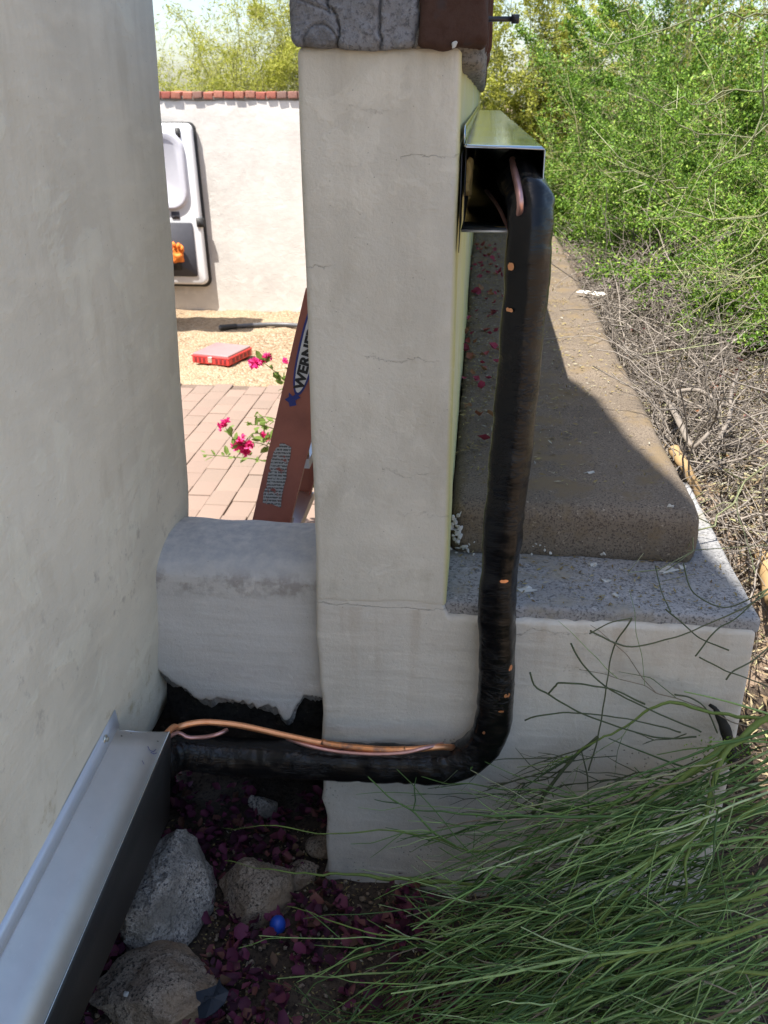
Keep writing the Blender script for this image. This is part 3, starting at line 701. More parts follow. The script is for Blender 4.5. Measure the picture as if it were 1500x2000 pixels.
# gaps in the tape where copper shows
for (px, py, w_, h_) in [(1000, 520, 12, 11), (997, 605, 12, 6), (984, 1134, 13, 6), (995, 1303, 8, 11), (989, 1357, 11, 8), (978, 1388, 9, 4), (944, 1428, 10, 6)]:
    kb = int(np.argmin([(px-q_[0])**2+(py-q_[1])**2 for q_ in [(750+F*np.dot(p_-[0, 0, EYE], RT)/np.dot(p_-[0, 0, EYE], FW), 1000-F*np.dot(p_-[0, 0, EYE], UP)/np.dot(p_-[0, 0, EYE], FW)) for p_ in P]]))
    Pk, Tk = P[kb], T[kb]
    o_ = np.array([0, 0, EYE]); dr = ray(px, py); dr /= np.linalg.norm(dr)
    m_ = o_-Pk; dp = dr-Tk*np.dot(dr, Tk); mp = m_-Tk*np.dot(m_, Tk); rr = R0*1.0
    rr *= 1.10-.10*float(sst(.95, 1.3, d[kb])); rr += .0012
    A_, B_, Cc = np.dot(dp, dp), 2*np.dot(dp, mp), np.dot(mp, mp)-rr*rr
    disc = max(0, B_*B_-4*A_*Cc); hit = o_+dr*((-B_-math.sqrt(disc))/(2*A_))
    nn = hit-Pk; nn -= Tk*np.dot(nn, Tk); nn /= np.linalg.norm(nn); sd_ = np.cross(Tk, nn)
    sc_ = 1/1050.0
    G = []
    for b_ in np.linspace(-1, 1, 5):
        for a_ in np.linspace(-1, 1, 7):
            wa = w_*sc_*.62*math.sqrt(max(0.05, 1-.6*b_*b_)); r_ = rr+.0032
            an = a_*wa/rr
            G.append(Pk+Tk*(np.dot(hit-Pk, Tk)+b_*h_*sc_*.55+.002*rw.uniform(-.3, .3))+r_*(math.cos(an)*nn+math.sin(an)*sd_))
    ii = np.arange(35).reshape(5, 7); Qg = np.stack([ii[:-1, :-1], ii[1:, :-1], ii[1:, 1:], ii[:-1, 1:]], -1).reshape(-1, 4)
    mesh("copper_gap", G, Qg, M['copper'], ls, True)
a = Acc(); a.tube(smooth_path([np.array([-.66, 1.20, .45]), onY(318, 1441, 1.46), onY(350, 1420, 1.512), onY(390, 1411, 1.53), (onY(430, 1412, 1.538)), onY(480, 1419, 1.54), onY(560, 1437, 1.535), onY(650, 1455, 1.527), onY(740, 1464, 1.523), onY(800, 1464, 1.525), onY(858, 1459, 1.535), onY(885, 1460, 1.56)], 80), .0066, 14)
a.build("copper_tube", M['copper'], ls)
a = Acc(); a.tube(smooth_path([onY(628, 1449, 1.5292), onY(650, 1455, 1.5270), onY(740, 1464, 1.523), onY(792, 1464, 1.5247)], 24), .0071, 14); a.build("heat_stain", M['copper_burnt'], ls)
a = Acc(); a.tube(smooth_path([np.array([-.62, 1.30, .44]), onY(330, 1440, 1.50), onY(370, 1441, 1.525), onY(405, 1439, 1.53), onY(428, 1433, 1.535), onY(444, 1425, 1.55)], 30), .0044, 10)
a.tube(smooth_path([onY(560, 1442, 1.54), onY(600, 1456, 1.524), onY(660, 1468, 1.518), onY(730, 1473, 1.514), onY(790, 1470, 1.515), onY(830, 1461, 1.522), onY(865, 1453, 1.545)], 36), .0042, 10)
a.build("thin_tube", M['copper_pink'], ls)
a = Acc(); a.tube(smooth_path([onY(1001, 312, 1.72), onY(1004, 330, 1.64), onY(1009, 352, 1.585), onY(1014, 378, 1.545), onY(1016, 402, 1.538), onY(1013, 425, 1.556)], 30), .0058, 14); a.build("copper_tube", M['copper_pink'], ls)
a = Acc(); a.tube(smooth_path([onY(950, 372, 1.80), onY(972, 402, 1.70), onY(987, 432, 1.64), onY(996, 452, 1.60), onY(1001, 470, 1.585)], 20), .0034, 8); a.build("thin_tube", M['copper_pink'], ls)

# ================================================================== THINGS IN THE YARD
# stepladder seen side-on behind the wall end
lad = empty("ladder", (-.6, 2.3, -.3), "red brown fibreglass ladder leaning behind the pillar, white brand sticker on its rail", "ladder")
YL = 2.06
fa, fb = onY(490, 1028, YL), onY(592, 585, YL)
ldir = (fb-fa)/np.linalg.norm(fb-fa); lside = np.array([ldir[2], 0, -ldir[0]])       # to the right, across the rail
foot = fa+ldir*((-.30-fa[2])/ldir[2]); ltop = fa+ldir*((1.262-fa[2])/ldir[2])
def lp(s, w, y): return fa+ldir*s+lside*w+np.array([0, y-YL, 0])
RW = .092
def rail(name, y, m, w0=0.0, flip=1):
    L0 = (-.30-fa[2])/ldir[2]; L1 = (1.262-fa[2])/ldir[2]
    a = Acc()
    def bar(w1, w2, ya, yb):
        v = [lp(s, w, yy) for s in (L0, L1) for (w, yy) in ((w1, ya), (w2, ya), (w2, yb), (w1, yb))]
        a.add(v, [(0, 1, 2, 3), (7, 6, 5, 4), (0, 4, 5, 1), (1, 5, 6, 2), (2, 6, 7, 3), (3, 7, 4, 0)])
    bar(w0, w0+RW, y, y+.005*flip); bar(w0, w0+.005, y+.0055*flip, y+.032*flip); bar(w0+RW-.005, w0+RW, y+.0055*flip, y+.032*flip)
    return a.build(name, m, lad, False)
r1 = rail("rail", YL, M['fibreglass']); r2 = rail("rail", YL+.50, M['fibreglass'], 0, -1)
for k, s in enumerate((-.72, -.42, -.12, .18, .48)):
    c_ = lp(s, .02, YL)
    mesh("step", *boxv(c_+[-.005, .008, -.012], c_+[.085, .49, .012]), M['alu'], lad)
# flat stickers on the near rail; s along the rail, w across it
def flat(name, outline, y, m, parent, th=.0006):
    n_ = len(outline); v = [lp(s, w, y) for s, w in outline]+[lp(s, w, y+th) for s, w in outline]
    return mesh(name, v, [tuple(range(n_)), tuple(range(n_, 2*n_))[::-1]]+[(i_, n_+i_, n_+(i_+1) % n_, (i_+1) % n_) for i_ in range(n_)], m, parent)
def railsw(px, py):
    p_ = onY(px, py, YL)-fa; return float(np.dot(p_, ldir)), float(np.dot(p_, lside))
sA, wA = railsw(566, 790); sB, wB = railsw(604, 648)
sm, wm = railsw(600, 672)[0], .036; hl = .125; hw = .022
ov = [(sm+hl*math.copysign(abs(math.cos(t))**.8, math.cos(t)), wm+hw*math.sin(t)) for t in np.linspace(0, 2*math.pi, 40)[:-1]]
ov2 = [(sm+(hl-.008)*math.copysign(abs(math.cos(t))**.8, math.cos(t)), wm+(hw-.005)*math.sin(t)) for t in np.linspace(0, 2*math.pi, 40)[:-1]]
flat("sticker_border", ov, YL-.0016, M['blue_sticker'], lad)
flat("brand_sticker", ov2, YL-.0026, M['white_sticker'], lad)
se, we = railsw(572, 778)
flat("emblem", [(se+dx*.0115, we+dw*.0135) for dx, dw in [(-1.8, -.2), (-1.1, .9), (-.2, .5), (.7, 1.3), (1.2, .4), (.5, -.1), (1.1, -.9), (.2, -.7), (-.6, -1.3), (-1.0, -.5)]], YL-.0036, M['blue_sticker'], lad)
def letters(name, text, height, place, m, parent):
    cu = bpy.data.curves.new(name, 'FONT'); cu.body = text; cu.size = height; cu.extrude = .0003; cu.offset = height*.045
    tmp = bpy.data.objects.new("tmp", cu); COL.objects.link(tmp)
    dg = bpy.context.evaluated_depsgraph_get(); me = tmp.evaluated_get(dg).to_mesh()
    v = np.array([x.co[:] for x in me.vertices]); f = [tuple(q.vertices) for q in me.polygons]
    bpy.data.objects.remove(tmp); bpy.data.curves.remove(cu)
    W = v[:, 0].max()
    return mesh(name, [place(p_, W) for p_ in v], f, m, parent)
s0_, _ = railsw(579, 764)
letters("lettering", "WERNER", .032, lambda p_, W: lp(s0_+.008+p_[0]*1.15, wm+.011-p_[1]*.98, YL-.0036-p_[2]), M['black_print'], lad)
wq = [railsw(x, y) for x, y in [(512, 980), (548, 990), (569, 872), (548, 864), (544, 872), (535, 880)]]
wob = random.Random(8); out_ = []
for i_ in range(len(wq)):
    A_, B_ = np.array(wq[i_]), np.array(wq[(i_+1) % len(wq)])
    for t in np.linspace(0, 1, 7)[:-1]: out_.append(tuple(A_*(1-t)+B_*t+[wob.uniform(-.0022, .0022), wob.uniform(-.0022, .0022)]))
flat("warning_sticker", out_, YL-.0018, M['warning'], lad)
# slanted white and yellow step label seen past the rail edge
for nm, m_, pxs in (("step_label", 'white_sticker', [(603, 855), (603, 885), (572, 935), (569, 925)]), ("step_label", 'yellow_sticker', [(604, 878), (604, 895), (582, 925), (583, 912)]), ("step_label", 'white_sticker', [(556, 1008), (575, 1011), (569, 1034), (548, 1034)])):
    yy = YL+.040 if m_ == 'white_sticker' else YL+.038
    vv = [onY(x, y, yy) for x, y in pxs]; mesh(nm, vv+[p_+[0, .0008, 0] for p_ in vv], [(0, 1, 2, 3), (7, 6, 5, 4), (0, 4, 5, 1), (1, 5, 6, 2), (2, 6, 7, 3), (3, 7, 4, 0)], M[m_], lad)

# van parked off to the left with its rear doors swung open
van = empty("van", (-5.4, 7.95, -.3), "white van with its rear door swung open against the yard wall", "van")
V, Q = rbox((-8.6, 7.70, .05), (-3.68, 9.05, 1.55), .12, .2)
V[:, 2] -= np.where((V[:, 0] < -7.4) & (V[:, 2] > .9), (-7.4-V[:, 0])*.55, 0)
mesh("body", V, Q, M['van_paint'], van, True)
for wx_ in (-7.7, -4.6):
    for wy_ in (7.80, 8.95):
        a = Acc(); a.tube([(wx_, wy_-.11, .03), (wx_, wy_+.11, .03)], .33, 24); w_ = a.build("wheel", M['rubber'], van, False)
        a = Acc(); a.tube([(wx_, wy_-.115, .03), (wx_, wy_+.115, .03)], .20, 20); a.build("rim", M['alu'], w_, False)
def rrect(x0, z0, x1, z1, r, n_=7):
    o_ = []
    for cx, cz, a0 in ((x1-r, z1-r, 0), (x0+r, z1-r, 90), (x0+r, z0+r, 180), (x1-r, z0+r, 270)):
        for t in np.linspace(0, 90, n_): o_.append((cx+r*math.cos(math.radians(a0+t)), cz+r*math.sin(math.radians(a0+t))))
    return o_
def loops(name, rings, m, parent, close_front=True, close_back=True, smooth=True):
    n_ = len(rings[0]); v = [p_ for r_ in rings for p_ in r_]; f = []
    for k_ in range(len(rings)-1):
        for i_ in range(n_): f.append((k_*n_+i_, k_*n_+(i_+1) % n_, (k_+1)*n_+(i_+1) % n_, (k_+1)*n_+i_))
    if close_back: f.append(tuple(range(n_))[::-1])
    if close_front: f.append(tuple((len(rings)-1)*n_+i_ for i_ in range(n_)))
    return mesh(name, v, f, m, parent, smooth)
def van_door(hinge, ang):
    """inner face towards -Y, x runs from the hinge to the free edge"""
    ca, sa = math.cos(ang), math.sin(ang)
    def at(pts, y): return [(hinge[0]+(x+3.64)*ca-(y)*sa-.045*(z/1.4), hinge[1]+(x+3.64)*sa+y*ca, z) for x, z in pts]
    o_ = lambda g, r: rrect(-3.64+g, -.05+g, -2.625-g, 1.425-g, r)
    d_ = loops("rear_door", [at(o_(.0, .06), .07), at(o_(.0, .06), .02), at(o_(.006, .06), .006), at(o_(.022, .05), 0)], M['van_paint'], van)
    loops("seal", [at(rrect(-3.65, -.078, -2.604, 1.437, .07), .08), at(rrect(-3.65, -.078, -2.604, 1.437, .07), .05)], M['rubber'], d_)
    w = lambda g, r: rrect(-3.55+g, .655+g, -2.715-g, 1.365-g, r)
    loops("window_liner", [at(w(.0, .16), -.001), at(w(.004, .16), -.022), at(w(.03, .15), -.030), at(w(.075, .12), -.004)], M['van_liner'], d_, True, False)
    t_ = rrect(-3.5, .03, -2.715, .54, .02); loops("lower_trim", [at(t_, -.001), at(t_, -.012)], M['trim'], d_)
    loops("latch_box", [at(rrect(-3.3, .48, -2.965, .640, .02), -.001), at(rrect(-3.3, .48, -2.965, .640, .02), -.04), at(rrect(-3.28, .50, -2.985, .63, .02), -.05)], M['trim'], d_)
    loops("pull_cup", [at(rrect(-2.91, .575, -2.83, .640, .01), -.001), at(rrect(-2.91, .575, -2.83, .640, .01), -.006)], M['trim'], d_)
    loops("hinge", [at(rrect(-2.67, .50, -2.60, .585, .01), .03), at(rrect(-2.67, .50, -2.60, .585, .01), -.012)], M['rubber'], d_)
    loops("catch", [at(rrect(-2.78, 1.30, -2.735, 1.385, .01), -.001), at(rrect(-2.78, 1.30, -2.735, 1.385, .01), -.012)], M['rubber'], d_)
    loops("trim_pocket", [at(rrect(-2.98, .09, -2.86, .29, .01), -.0125), at(rrect(-2.98, .09, -2.86, .29, .01), -.020)], M['rubber'], d_)
    return d_
van_door((-3.66, 9.125), 0.0); van_door((-3.64, 7.72), math.radians(27))
mesh("shadow_rack", *boxv((-6.5, 7.55, 2.05), (-2.68, 8.12, 2.11)), M['alu'], van)  # unseen overhanging rack board, added to throw the long gravel shadow
for x_ in (-6.2, -4.9, -3.8): mesh("shadow_rack_post", *boxv((x_, 7.6, 1.5), (x_+.05, 7.65, 2.0495)), M['alu'], van)  # posts of the added, unseen rack

# orange glove tucked in the door
gl = empty("glove", (-2.94, 9.085, .2), "crumpled orange work glove stuck on the dark door trim", "glove")
g0 = onY(349, 497, 9.085)
V, Q = rbox(g0+[-.075, -.04, -.085], g0+[.055, .012, .09], .03, .012); V = V+vn3(V, 18, 121)*[.022, .014, .022]+vn3(V, 45, 122)*.006
mesh("palm", V, Q, M['orange'], gl, True)
for k, (dx, dz, ln) in enumerate([(-.055, .075, .05), (-.02, .09, .05), (.018, .085, .045), (.045, .06, .04), (-.075, .0, .045)]):
    a = Acc(); b_ = g0+[dx, -.018, dz-.02]; e_ = b_+[dx*.35-.01, -.012, ln if k < 4 else .02]
    a.tube(smooth_path([b_, (b_+e_)/2+[.004, -.014, 0], e_], 8), [.019, .018, .012], 8); a.build("finger", M['orange'], gl)

# red parts case lying on the gravel
cc = np.array([-2.03, 7.27, -.30]); case = empty("parts_case", cc, "flat red parts case with smoky lid lying on the tan gravel", "tool case")
case.rotation_euler = (0, 0, math.radians(-15)); case.scale = (.84, .84, .92)
def cpart(name, lo, hi, m, r=.008, step=.2):
    v, q = rbox(lo, hi, r, step); return mesh(name, np.array(v)+cc, q, m, case, True)
cpart("body", (-.20, -.23, .004), (.20, .23, .068), M['case_red'], .012)
cpart("lid", (-.192, -.222, .0685), (.192, .222, .092), M['case_lid'], .010)
cpart("lid_rim", (-.204, -.234, .062), (.204, .234, .0745), M['case_red'], .005)
for k in range(8):
    x_ = -.158+k*.045
    if k in (3, 4): continue
    cpart("recess", (x_-.014, -.2335, .020), (x_+.014, -.2285, .058), M['case_dark'], .002)
cpart("latch", (-.022, -.240, .022), (.022, -.229, .072), M['alu'], .004)
for k in range(5): cpart("recess", (.1985, -.16+k*.075, .02), (.2035, -.115+k*.075, .056), M['case_dark'], .002)

# black hose across the gravel
ho = empty("hose", (-2, 8.4, -.3), "dark hose with black coupling lying across the gravel", "hose")
a = Acc(); hz = -.282
hp = [onZ(x, y, hz) for x, y in [(428, 640), (450, 638), (480, 636), (520, 634), (560, 634), (600, 637), (660, 640)]]
a.tube(smooth_path(hp, 50), .020, 12); a.build("tube", M['hose'], ho)
a = Acc(); a.tube(smooth_path([onZ(x, y, hz) for x, y in [(430, 640), (445, 638.6), (462, 637.2)]], 10), .026, 14); a.build("coupling", M['rubber'], ho)

# ================================================================== STONES AND SMALL THINGS IN THE PIT
def stone(center, dims, seed, m, label, rot=(0, 0, 0), planes=10, sub=5, sharp=45.0, group=None, custom=None):
    r_ = np.random.RandomState(seed); bm = bmesh.new(); bmesh.ops.create_icosphere(bm, subdivisions=sub, radius=1)
    D = np.array([v.co[:] for v in bm.verts]); F_ = [tuple(v.index for v in f.verts) for f in bm.faces]; bm.free()
    N = r_.normal(size=(planes, 3)); N /= np.linalg.norm(N, axis=1, keepdims=True); H_ = r_.uniform(.60, 1.0, planes)
    if custom: N = np.array([q[:3] for q in custom], float); N /= np.linalg.norm(N, axis=1, keepdims=True); H_ = np.array([q[3] for q in custom])
    c_ = np.maximum(D@N.T, 1e-3)/H_
    R = 1/((c_**sharp).sum(1)**(1/sharp)); R = np.minimum(R, 1.25)
    V = D*R[:, None]*np.array(dims)
    sc_ = 1/np.mean(dims)
    V = V+vn3(V, 1.6*sc_, seed)*np.mean(dims)*.06+vn3(V, 5*sc_, seed+1)*np.mean(dims)*.05+vn3(V, 14*sc_, seed+2)*np.mean(dims)*.024
    o = mesh("rock", V+np.array(center), np.array(F_), m, None, True, origin=center); o.data.set_sharp_from_angle(angle=math.radians(24)); o.rotation_euler = rot
    return tag(o, label, "rock", "rocks in the pit by the pillar")
stone(onZ(322, 1738, .085), (.084, .126, .110), 4, M['granite'], "large grey granite boulder leaning beside the lower metal cover", (.12, 0, -.30), custom=[(-.18, -.22, .95, .72), (.9, -.15, .35, .78), (.55, .2, .8, .86), (-.95, .1, .2, .9), (.1, .97, .15, .92), (-.5, .8, .4, .9), (.2, -.95, .25, .95), (-.4, -.85, .1, .92), (.7, -.7, .1, .95), (0, 0, -1, .8), (.7, .75, .1, .9)])
stone(onZ(492, 1738, .03), (.074, .070, .090), 57, M['granite_brown'], "round brown speckled rock right of the large grey boulder", (.2, 0, .5), 12)
stone(onZ(318, 1950, .005), (.155, .100, .066), 61, M['granite_brown'], "broad flat brown rock at the very bottom below the boulder", (-.1, 0, .25), 12)
stone(onZ(512, 1577, .03), (.030, .034, .034), 31, M['granite'], "small pale grey stone among magenta litter under the pipe", (0, 0, .3), 11, 4)
stone(onZ(622, 1650, .02), (.026, .03, .028), 37, M['granite_brown'], "small dark brown stone against the pillar's broken edge", (0, 0, .8), 11, 4)
stone(onZ(585, 1712, .005), (.04, .035, .022), 41, M['granite_brown'], "half buried dark stone between brown rock and pillar foot", (0, 0, .2), 11, 4)
c_ = onZ(542, 1806, .034)
bm = bmesh.new(); bmesh.ops.create_uvsphere(bm, u_segments=28, v_segments=18, radius=.0185)
V = np.array([v.co[:] for v in bm.verts])*[.95, 1, 1.12]; F_ = [tuple(v.index for v in f.verts) for f in bm.faces]; bm.free()
V = V+vn3(V, 60, 9)*.0006
tag(mesh("ball", V+c_, F_, M['blue_ball'], None, True, origin=c_), "small bright blue ball on the dark littered soil", "ball")

cz = .070
cpts = [onZ(x, y, cz) for x, y in [(382, 1937), (404, 1934), (424, 1922), (428, 1908), (434, 1926), (447, 1938), (440, 1955), (420, 1975), (402, 1990), (388, 1990), (385, 1960)]]
card = empty("plastic_scrap", cpts[0], "torn dark blue plastic scrap lying on the flat brown rock", "scrap")
cn = np.array([0, -.1, .99]); up_ = [p_+np.array([0, 0, .004*math.sin(i_*1.7)]) for i_, p_ in enumerate(cpts)]
n_ = len(up_); cv = up_+[p_-[0, 0, .0016] for p_ in up_]; cen = sum(up_)/n_; cv = [cen]+cv+[cen-[0, 0, .0016]]
cf = [(0, 1+i_, 1+(i_+1) % n_) for i_ in range(n_)]+[(2*n_+1, 1+n_+(i_+1) % n_, 1+n_+i_) for i_ in range(n_)]+[(1+i_, 1+n_+i_, 1+n_+(i_+1) % n_, 1+(i_+1) % n_) for i_ in range(n_)]
mesh("sheet", cv, cf, M['card'], card)
def q2(px, py): return onZ(px, py, cz+.0045)
for k, pl in enumerate(([(401, 1958), (399, 1950), (401, 1946), (406, 1946), (408, 1950)], [(412, 1953), (410, 1948), (413, 1944), (418, 1947), (418, 1951)], [(420, 1940), (421, 1945)], [(424, 1937), (428, 1941)])):
    a = Acc(); a.tube([q2(*p_) for p_ in pl], .0008, 4); a.build("embossed_mark", M['card_print'], card)
c_ = onZ(246, 1941, .072)
V, Q = rbox(c_-[.005, .006, .003], c_+[.005, .006, .003], .003, .004)
tag(mesh("pebble", rough(V, .0012, 120, 5), Q, M['chip'], None, True, origin=c_), "tiny white pebble on the flat brown rock", "pebble")

# paint flakes lying on the ledge and bench
def flake(px, py, z, size, seed, label, flat_=.002, stretch=1.6, rz=0.0):
    r_ = np.random.RandomState(seed); c_ = onZ(px, py, z+flat_)
    n_ = 13; a_ = np.sort(r_.uniform(0, 2*math.pi, n_)); rr = size*r_.uniform(.65, 1.1, n_)
    xy = np.stack([rr*np.cos(a_)*stretch, rr*np.sin(a_)], 1); R_ = np.array([[math.cos(rz), -math.sin(rz)], [math.sin(rz), math.cos(rz)]]); xy = xy@R_.T
    topv = [c_+[x, y, .003*math.sin(3*x/size+seed)] for x, y in xy]; botv = [p_-[0, 0, .0022] for p_ in topv]
    v = [c_+[0, 0, .001]]+topv+botv; f = [(0, 1+i_, 1+(i_+1) % n_) for i_ in range(n_)]+[(1+i_, 1+n_+i_, 1+n_+(i_+1) % n_, 1+(i_+1) % n_) for i_ in range(n_)]+[tuple(range(1+n_, 1+2*n_))[::-1]]
    tag(mesh("paint_flake", v, f, M['chip'], None, origin=c_), label, "paint flake", "pale paint flakes on the masonry ledge")
zt = .738
flake(1028, 1150, zt, .013, 1, "oval white paint flake on the ledge just right of the pipe")
flake(1308, 1113, zt, .017, 2, "largest white paint flake near the lit edge of the ledge", .004, 1.7, .15)
flake(1333, 1106, zt, .010, 5, "pointed white flake standing against the largest flake", .007, .8, 1.1)
flake(1205, 1163, zt, .011, 3, "white flake on a brown stain at the ledge's front", .002, .8, 1.2)
flake(1182, 1133, zt, .008, 4, "small white flake midway across the ledge", .002, 1.5)
flake(1160, 1103, zt, .007, 6, "small white flake at the foot of the brown bench step", .003, 1.3, .7)
flake(1178, 1081, .752, .006, 7, "tiny upright flake against the brown bench step", .004, .7, 1.3)
flake(1235, 1040, .79, .004, 8, "tiny pale flake stuck halfway up the bench step", .0, 1.0)
flake(1310, 987, .858, .005, 9, "pale flake on the bench's rounded front corner", .001, 1.4)
flake(1150, 922, .858, .007, 10, "thin pale flake on top of the brown bench", .001, 2.0)
# crumbs of old plaster in the corner between wall and bench step
rng = np.random.RandomState(12); a = Acc()
for k in range(24):
    p_ = onY(884+rng.uniform(-4, 12)+(14 if rng.rand() < .3 else 0), rng.uniform(1000, 1092), 1.828)
    v, q = rbox(p_-rng.uniform(.002, .006, 3), p_+rng.uniform(.002, .007, 3), .004, .003); a.add(rough(v, .006, 100, k), q)
for k in range(16):
    p_ = onY(rng.choice([rng.uniform(890, 945), rng.uniform(1012, 1075)]), rng.uniform(1058, 1085), 1.829)
    v, q = rbox(p_-rng.uniform(.001, .004, 3), p_+rng.uniform(.001, .004, 3), .003, .003); a.add(rough(v, .005, 120, k), q)
o = a.build("plaster_crumbs", M['chip'], bench, True, kind="stuff")
cw = onZ(1146, 577, .864)
pw = empty("white_petal", cw, "curled white dry petal on the sunlit bench edge", "petal")
for k, (dx, dy, ax_, ay_, l_) in enumerate([(-.045, .03, .9, -.45, .075), (.0, -.005, .8, -.6, .10)]):
    v_, f_ = ovals([cw+[dx, dy, .004]], [[ax_, ay_, .05]], [[.1, -.2, 1]], [l_], [l_*.62], .18)
    mesh("petal", v_, f_, M['petal'], pw, True)
cs = onZ(1415, 1455, .30); st_ = empty("rotten_stub", onY(1420, 1440, 1.56), "black rotten branch stub leaning on the ledge front", "branch stub")
a = Acc(); a.tube(smooth_path([onY(1386, 1376, 1.585), onY(1400, 1388, 1.575), onY(1412, 1412, 1.565), onY(1424, 1450, 1.56), onY(1432, 1500, 1.555)], 24), [.003, .009, .0105, .012, .010], 9)
V = np.concatenate(a.v); a.v = [V+vn3(V, 120, 3)*.0022]; a.build("stub", M['stub'], st_)

# peeled wood stumps on the bank beside the bench
def log(name, pts, r, label, m='wood_tan', seed=0):
    a = Acc(); a.tube(smooth_path(pts, 24), r, 10); V = np.concatenate(a.v); a.v = [V+vn3(V, 40, seed)*np.max(r)*.16]
    return tag(a.build(name, M[m], None, origin=pts[0]), label, "cut branch", "cut branches on the bank beside the bench")
log("cut_branch", [onZ(1316, 880, .78), onZ(1338, 912, .77), onZ(1364, 968, .70)], [.016, .015, .012], "peeled orange cut branch lying against the bench's sunny edge", seed=3)
log("cut_branch", [onY(1490, 1085, 2.2), onY(1500, 1110, 2.15), onY(1515, 1170, 2.05)], [.020, .026, .026], "thick peeled tan stump at the right edge beside the ledge", seed=4)
log("cut_branch", [onZ(1296, 770, .80), onZ(1322, 815, .82), onZ(1352, 872, .80), onZ(1385, 845, .84)], [.006, .008, .009, .005], "forked grey brown branch among dead twigs near the bench", 'dead_twig', 5)
log("cut_branch", [onZ(1446, 715, .86), onZ(1428, 770, .84), onZ(1425, 815, .82), onZ(1402, 860, .80)], [.003, .005, .0065, .005], "grey upright dead branch in the twig heap", 'dead_twig', 6)
log("cut_branch", [onZ(1300, 770, .83), onZ(1360, 762, .85), onZ(1412, 792, .84)], [.006, .007, .005], "bent brown dead stick crossing the twig heap", 'dead_twig', 8)

# ================================================================== LITTER AND PLANTS
def leaves(P, D, N, L, W, fold=.25):
    """folded diamond leaves: base P, direction D, normal N, length L, width W (arrays)"""
    P, D, N = np.asarray(P), unit(np.asarray(D)), np.asarray(N)
    S = unit(np.cross(D, N)); N = np.cross(S, D)
    L, W = np.asarray(L)[:, None], np.asarray(W)[:, None]
    mid = P+D*L*.45
    v = np.stack([P, mid+S*W*.5+N*W*fold, P+D*L, mid-S*W*.5+N*W*fold], 1).reshape(-1, 3)
    b = np.arange(len(P))[:, None]*4
    return v, np.concatenate([b+np.array([0, 1, 2]), b+np.array([0, 2, 3])], 0)
def leaf_mesh(name, P, D, N, L, W, m, parent, fold=.25, kind="stuff", origin=None, oval=False):
    v, f = ovals(P, D, N, L, W, fold) if oval else leaves(P, D, N, L, W, fold); o = mesh(name, v, f, m, parent, origin=origin)
    if kind: o["kind"] = kind
    return o

# dark magenta bracts fallen in the pit and on the soil
rs = np.random.RandomState(2)
def scatter_litter(name, n, xr, yr, zf, m, L, keep=None, tilt=.6, wr=.75, fold=.35, lift=.012, oval=False):
    x = rs.uniform(*xr, n); y = rs.uniform(*yr, n)
    if keep is not None:
        k_ = keep(x, y); x, y = x[k_], y[k_]
    n = len(x); P = np.stack([x, y, zf(x, y)+rs.uniform(.001, lift, n)], 1)
    D = np.stack([rs.normal(size=n), rs.normal(size=n), rs.uniform(-tilt, tilt, n)], 1); N = np.stack([rs.normal(size=n)*tilt, rs.normal(size=n)*tilt, np.ones(n)], 1)
    l_ = rs.uniform(*L, n)
    o = leaf_mesh(name, P, D, N, l_, l_*wr*rs.uniform(.7, 1.2, n), m, None, fold, None, (0, 0, 0), oval); o["kind"] = "stuff"; return o
clump = lambda x, y: vn(np.stack([x, y, x*0], 1), 11, 5) > -.15+np.where(x > -.30, .38, 0)
scatter_litter("fallen_bracts", 3200, (-.80, .25), (1.15, 1.98), lambda x, y: x*0+.006, M['dry_bract'], (.010, .036), clump, .8, .85, .45, .034, True)
scatter_litter("soil_litter", 7000, (-.80, 1.0), (1.05, 1.75), lambda x, y: x*0, M['debris'], (.004, .012), None, .5, .4, .1, .02)
bm = bmesh.new(); bmesh.ops.create_icosphere(bm, subdivisions=1, radius=1); ID = np.array([v.co[:] for v in bm.verts]); IF = np.array([[v.index for v in f.verts] for f in bm.faces]); bm.free()
n_ = 1500; cx = np.stack([rs.uniform(-.8, 1.0, n_), rs.uniform(1.0, 1.75, n_), rs.uniform(-.002, .010, n_)], 1); sz = rs.uniform(.002, .0075, (n_, 1, 1))*rs.uniform(.6, 1.3, (n_, 1, 3))
V = (cx[:, None]+ID[None]*sz*rs.uniform(.75, 1.2, (n_, len(ID), 1))).reshape(-1, 3); Q = (IF[None]+np.arange(n_)[:, None, None]*len(ID)).reshape(-1, 3)
mesh("pebbles", V, Q, M['granite_brown'], None, False, origin=(0, 0, 0), kind="stuff")
# slivers of dry leaf and twig on the sunlit bank
scatter_litter("dry_litter", 34000, (.50, 1.6), (1.75, 4.6), lambda x, y: bank_z(x, y)-.01, M['litter'], (.012, .055), lambda x, y: (x > .575) | (y > 2.32), .35, .16, .15, .045)
scatter_litter("bank_bracts", 130, (.60, 1.4), (1.8, 4.2), lambda x, y: bank_z(x, y)+.02, M['pink_bract'], (.018, .034), None, .6, .8, .4, .02)
# debris on the bench, thickest by the wall
bt = lambda x, y: x*0+.859
scatter_litter("bench_debris", 15000, (-.03, .47), (1.95, 6.5), bt, M['debris'], (.005, .020), lambda x, y: rs.rand(len(x)) < np.clip(1.15-2.3*x-.5*(y < 2.5)+.35*(vn(np.stack([x, y, x*0], 1), 7, 9)), .05, 1), .3, .28, .1, .006)
scatter_litter("bench_bracts", 120, (-.03, .12), (2.2, 5.6), bt, M['pink_bract'], (.020, .040), lambda x, y: vn(np.stack([x, y, x*0], 1), 3, 19) > -.1, .5, .85, .4, .012, True)
scatter_litter("ledge_debris", 420, (-.02, .54), (1.63, 1.84), lambda x, y: x*0+.739, M['debris'], (.004, .016), None, .3, .3, .1, .004)

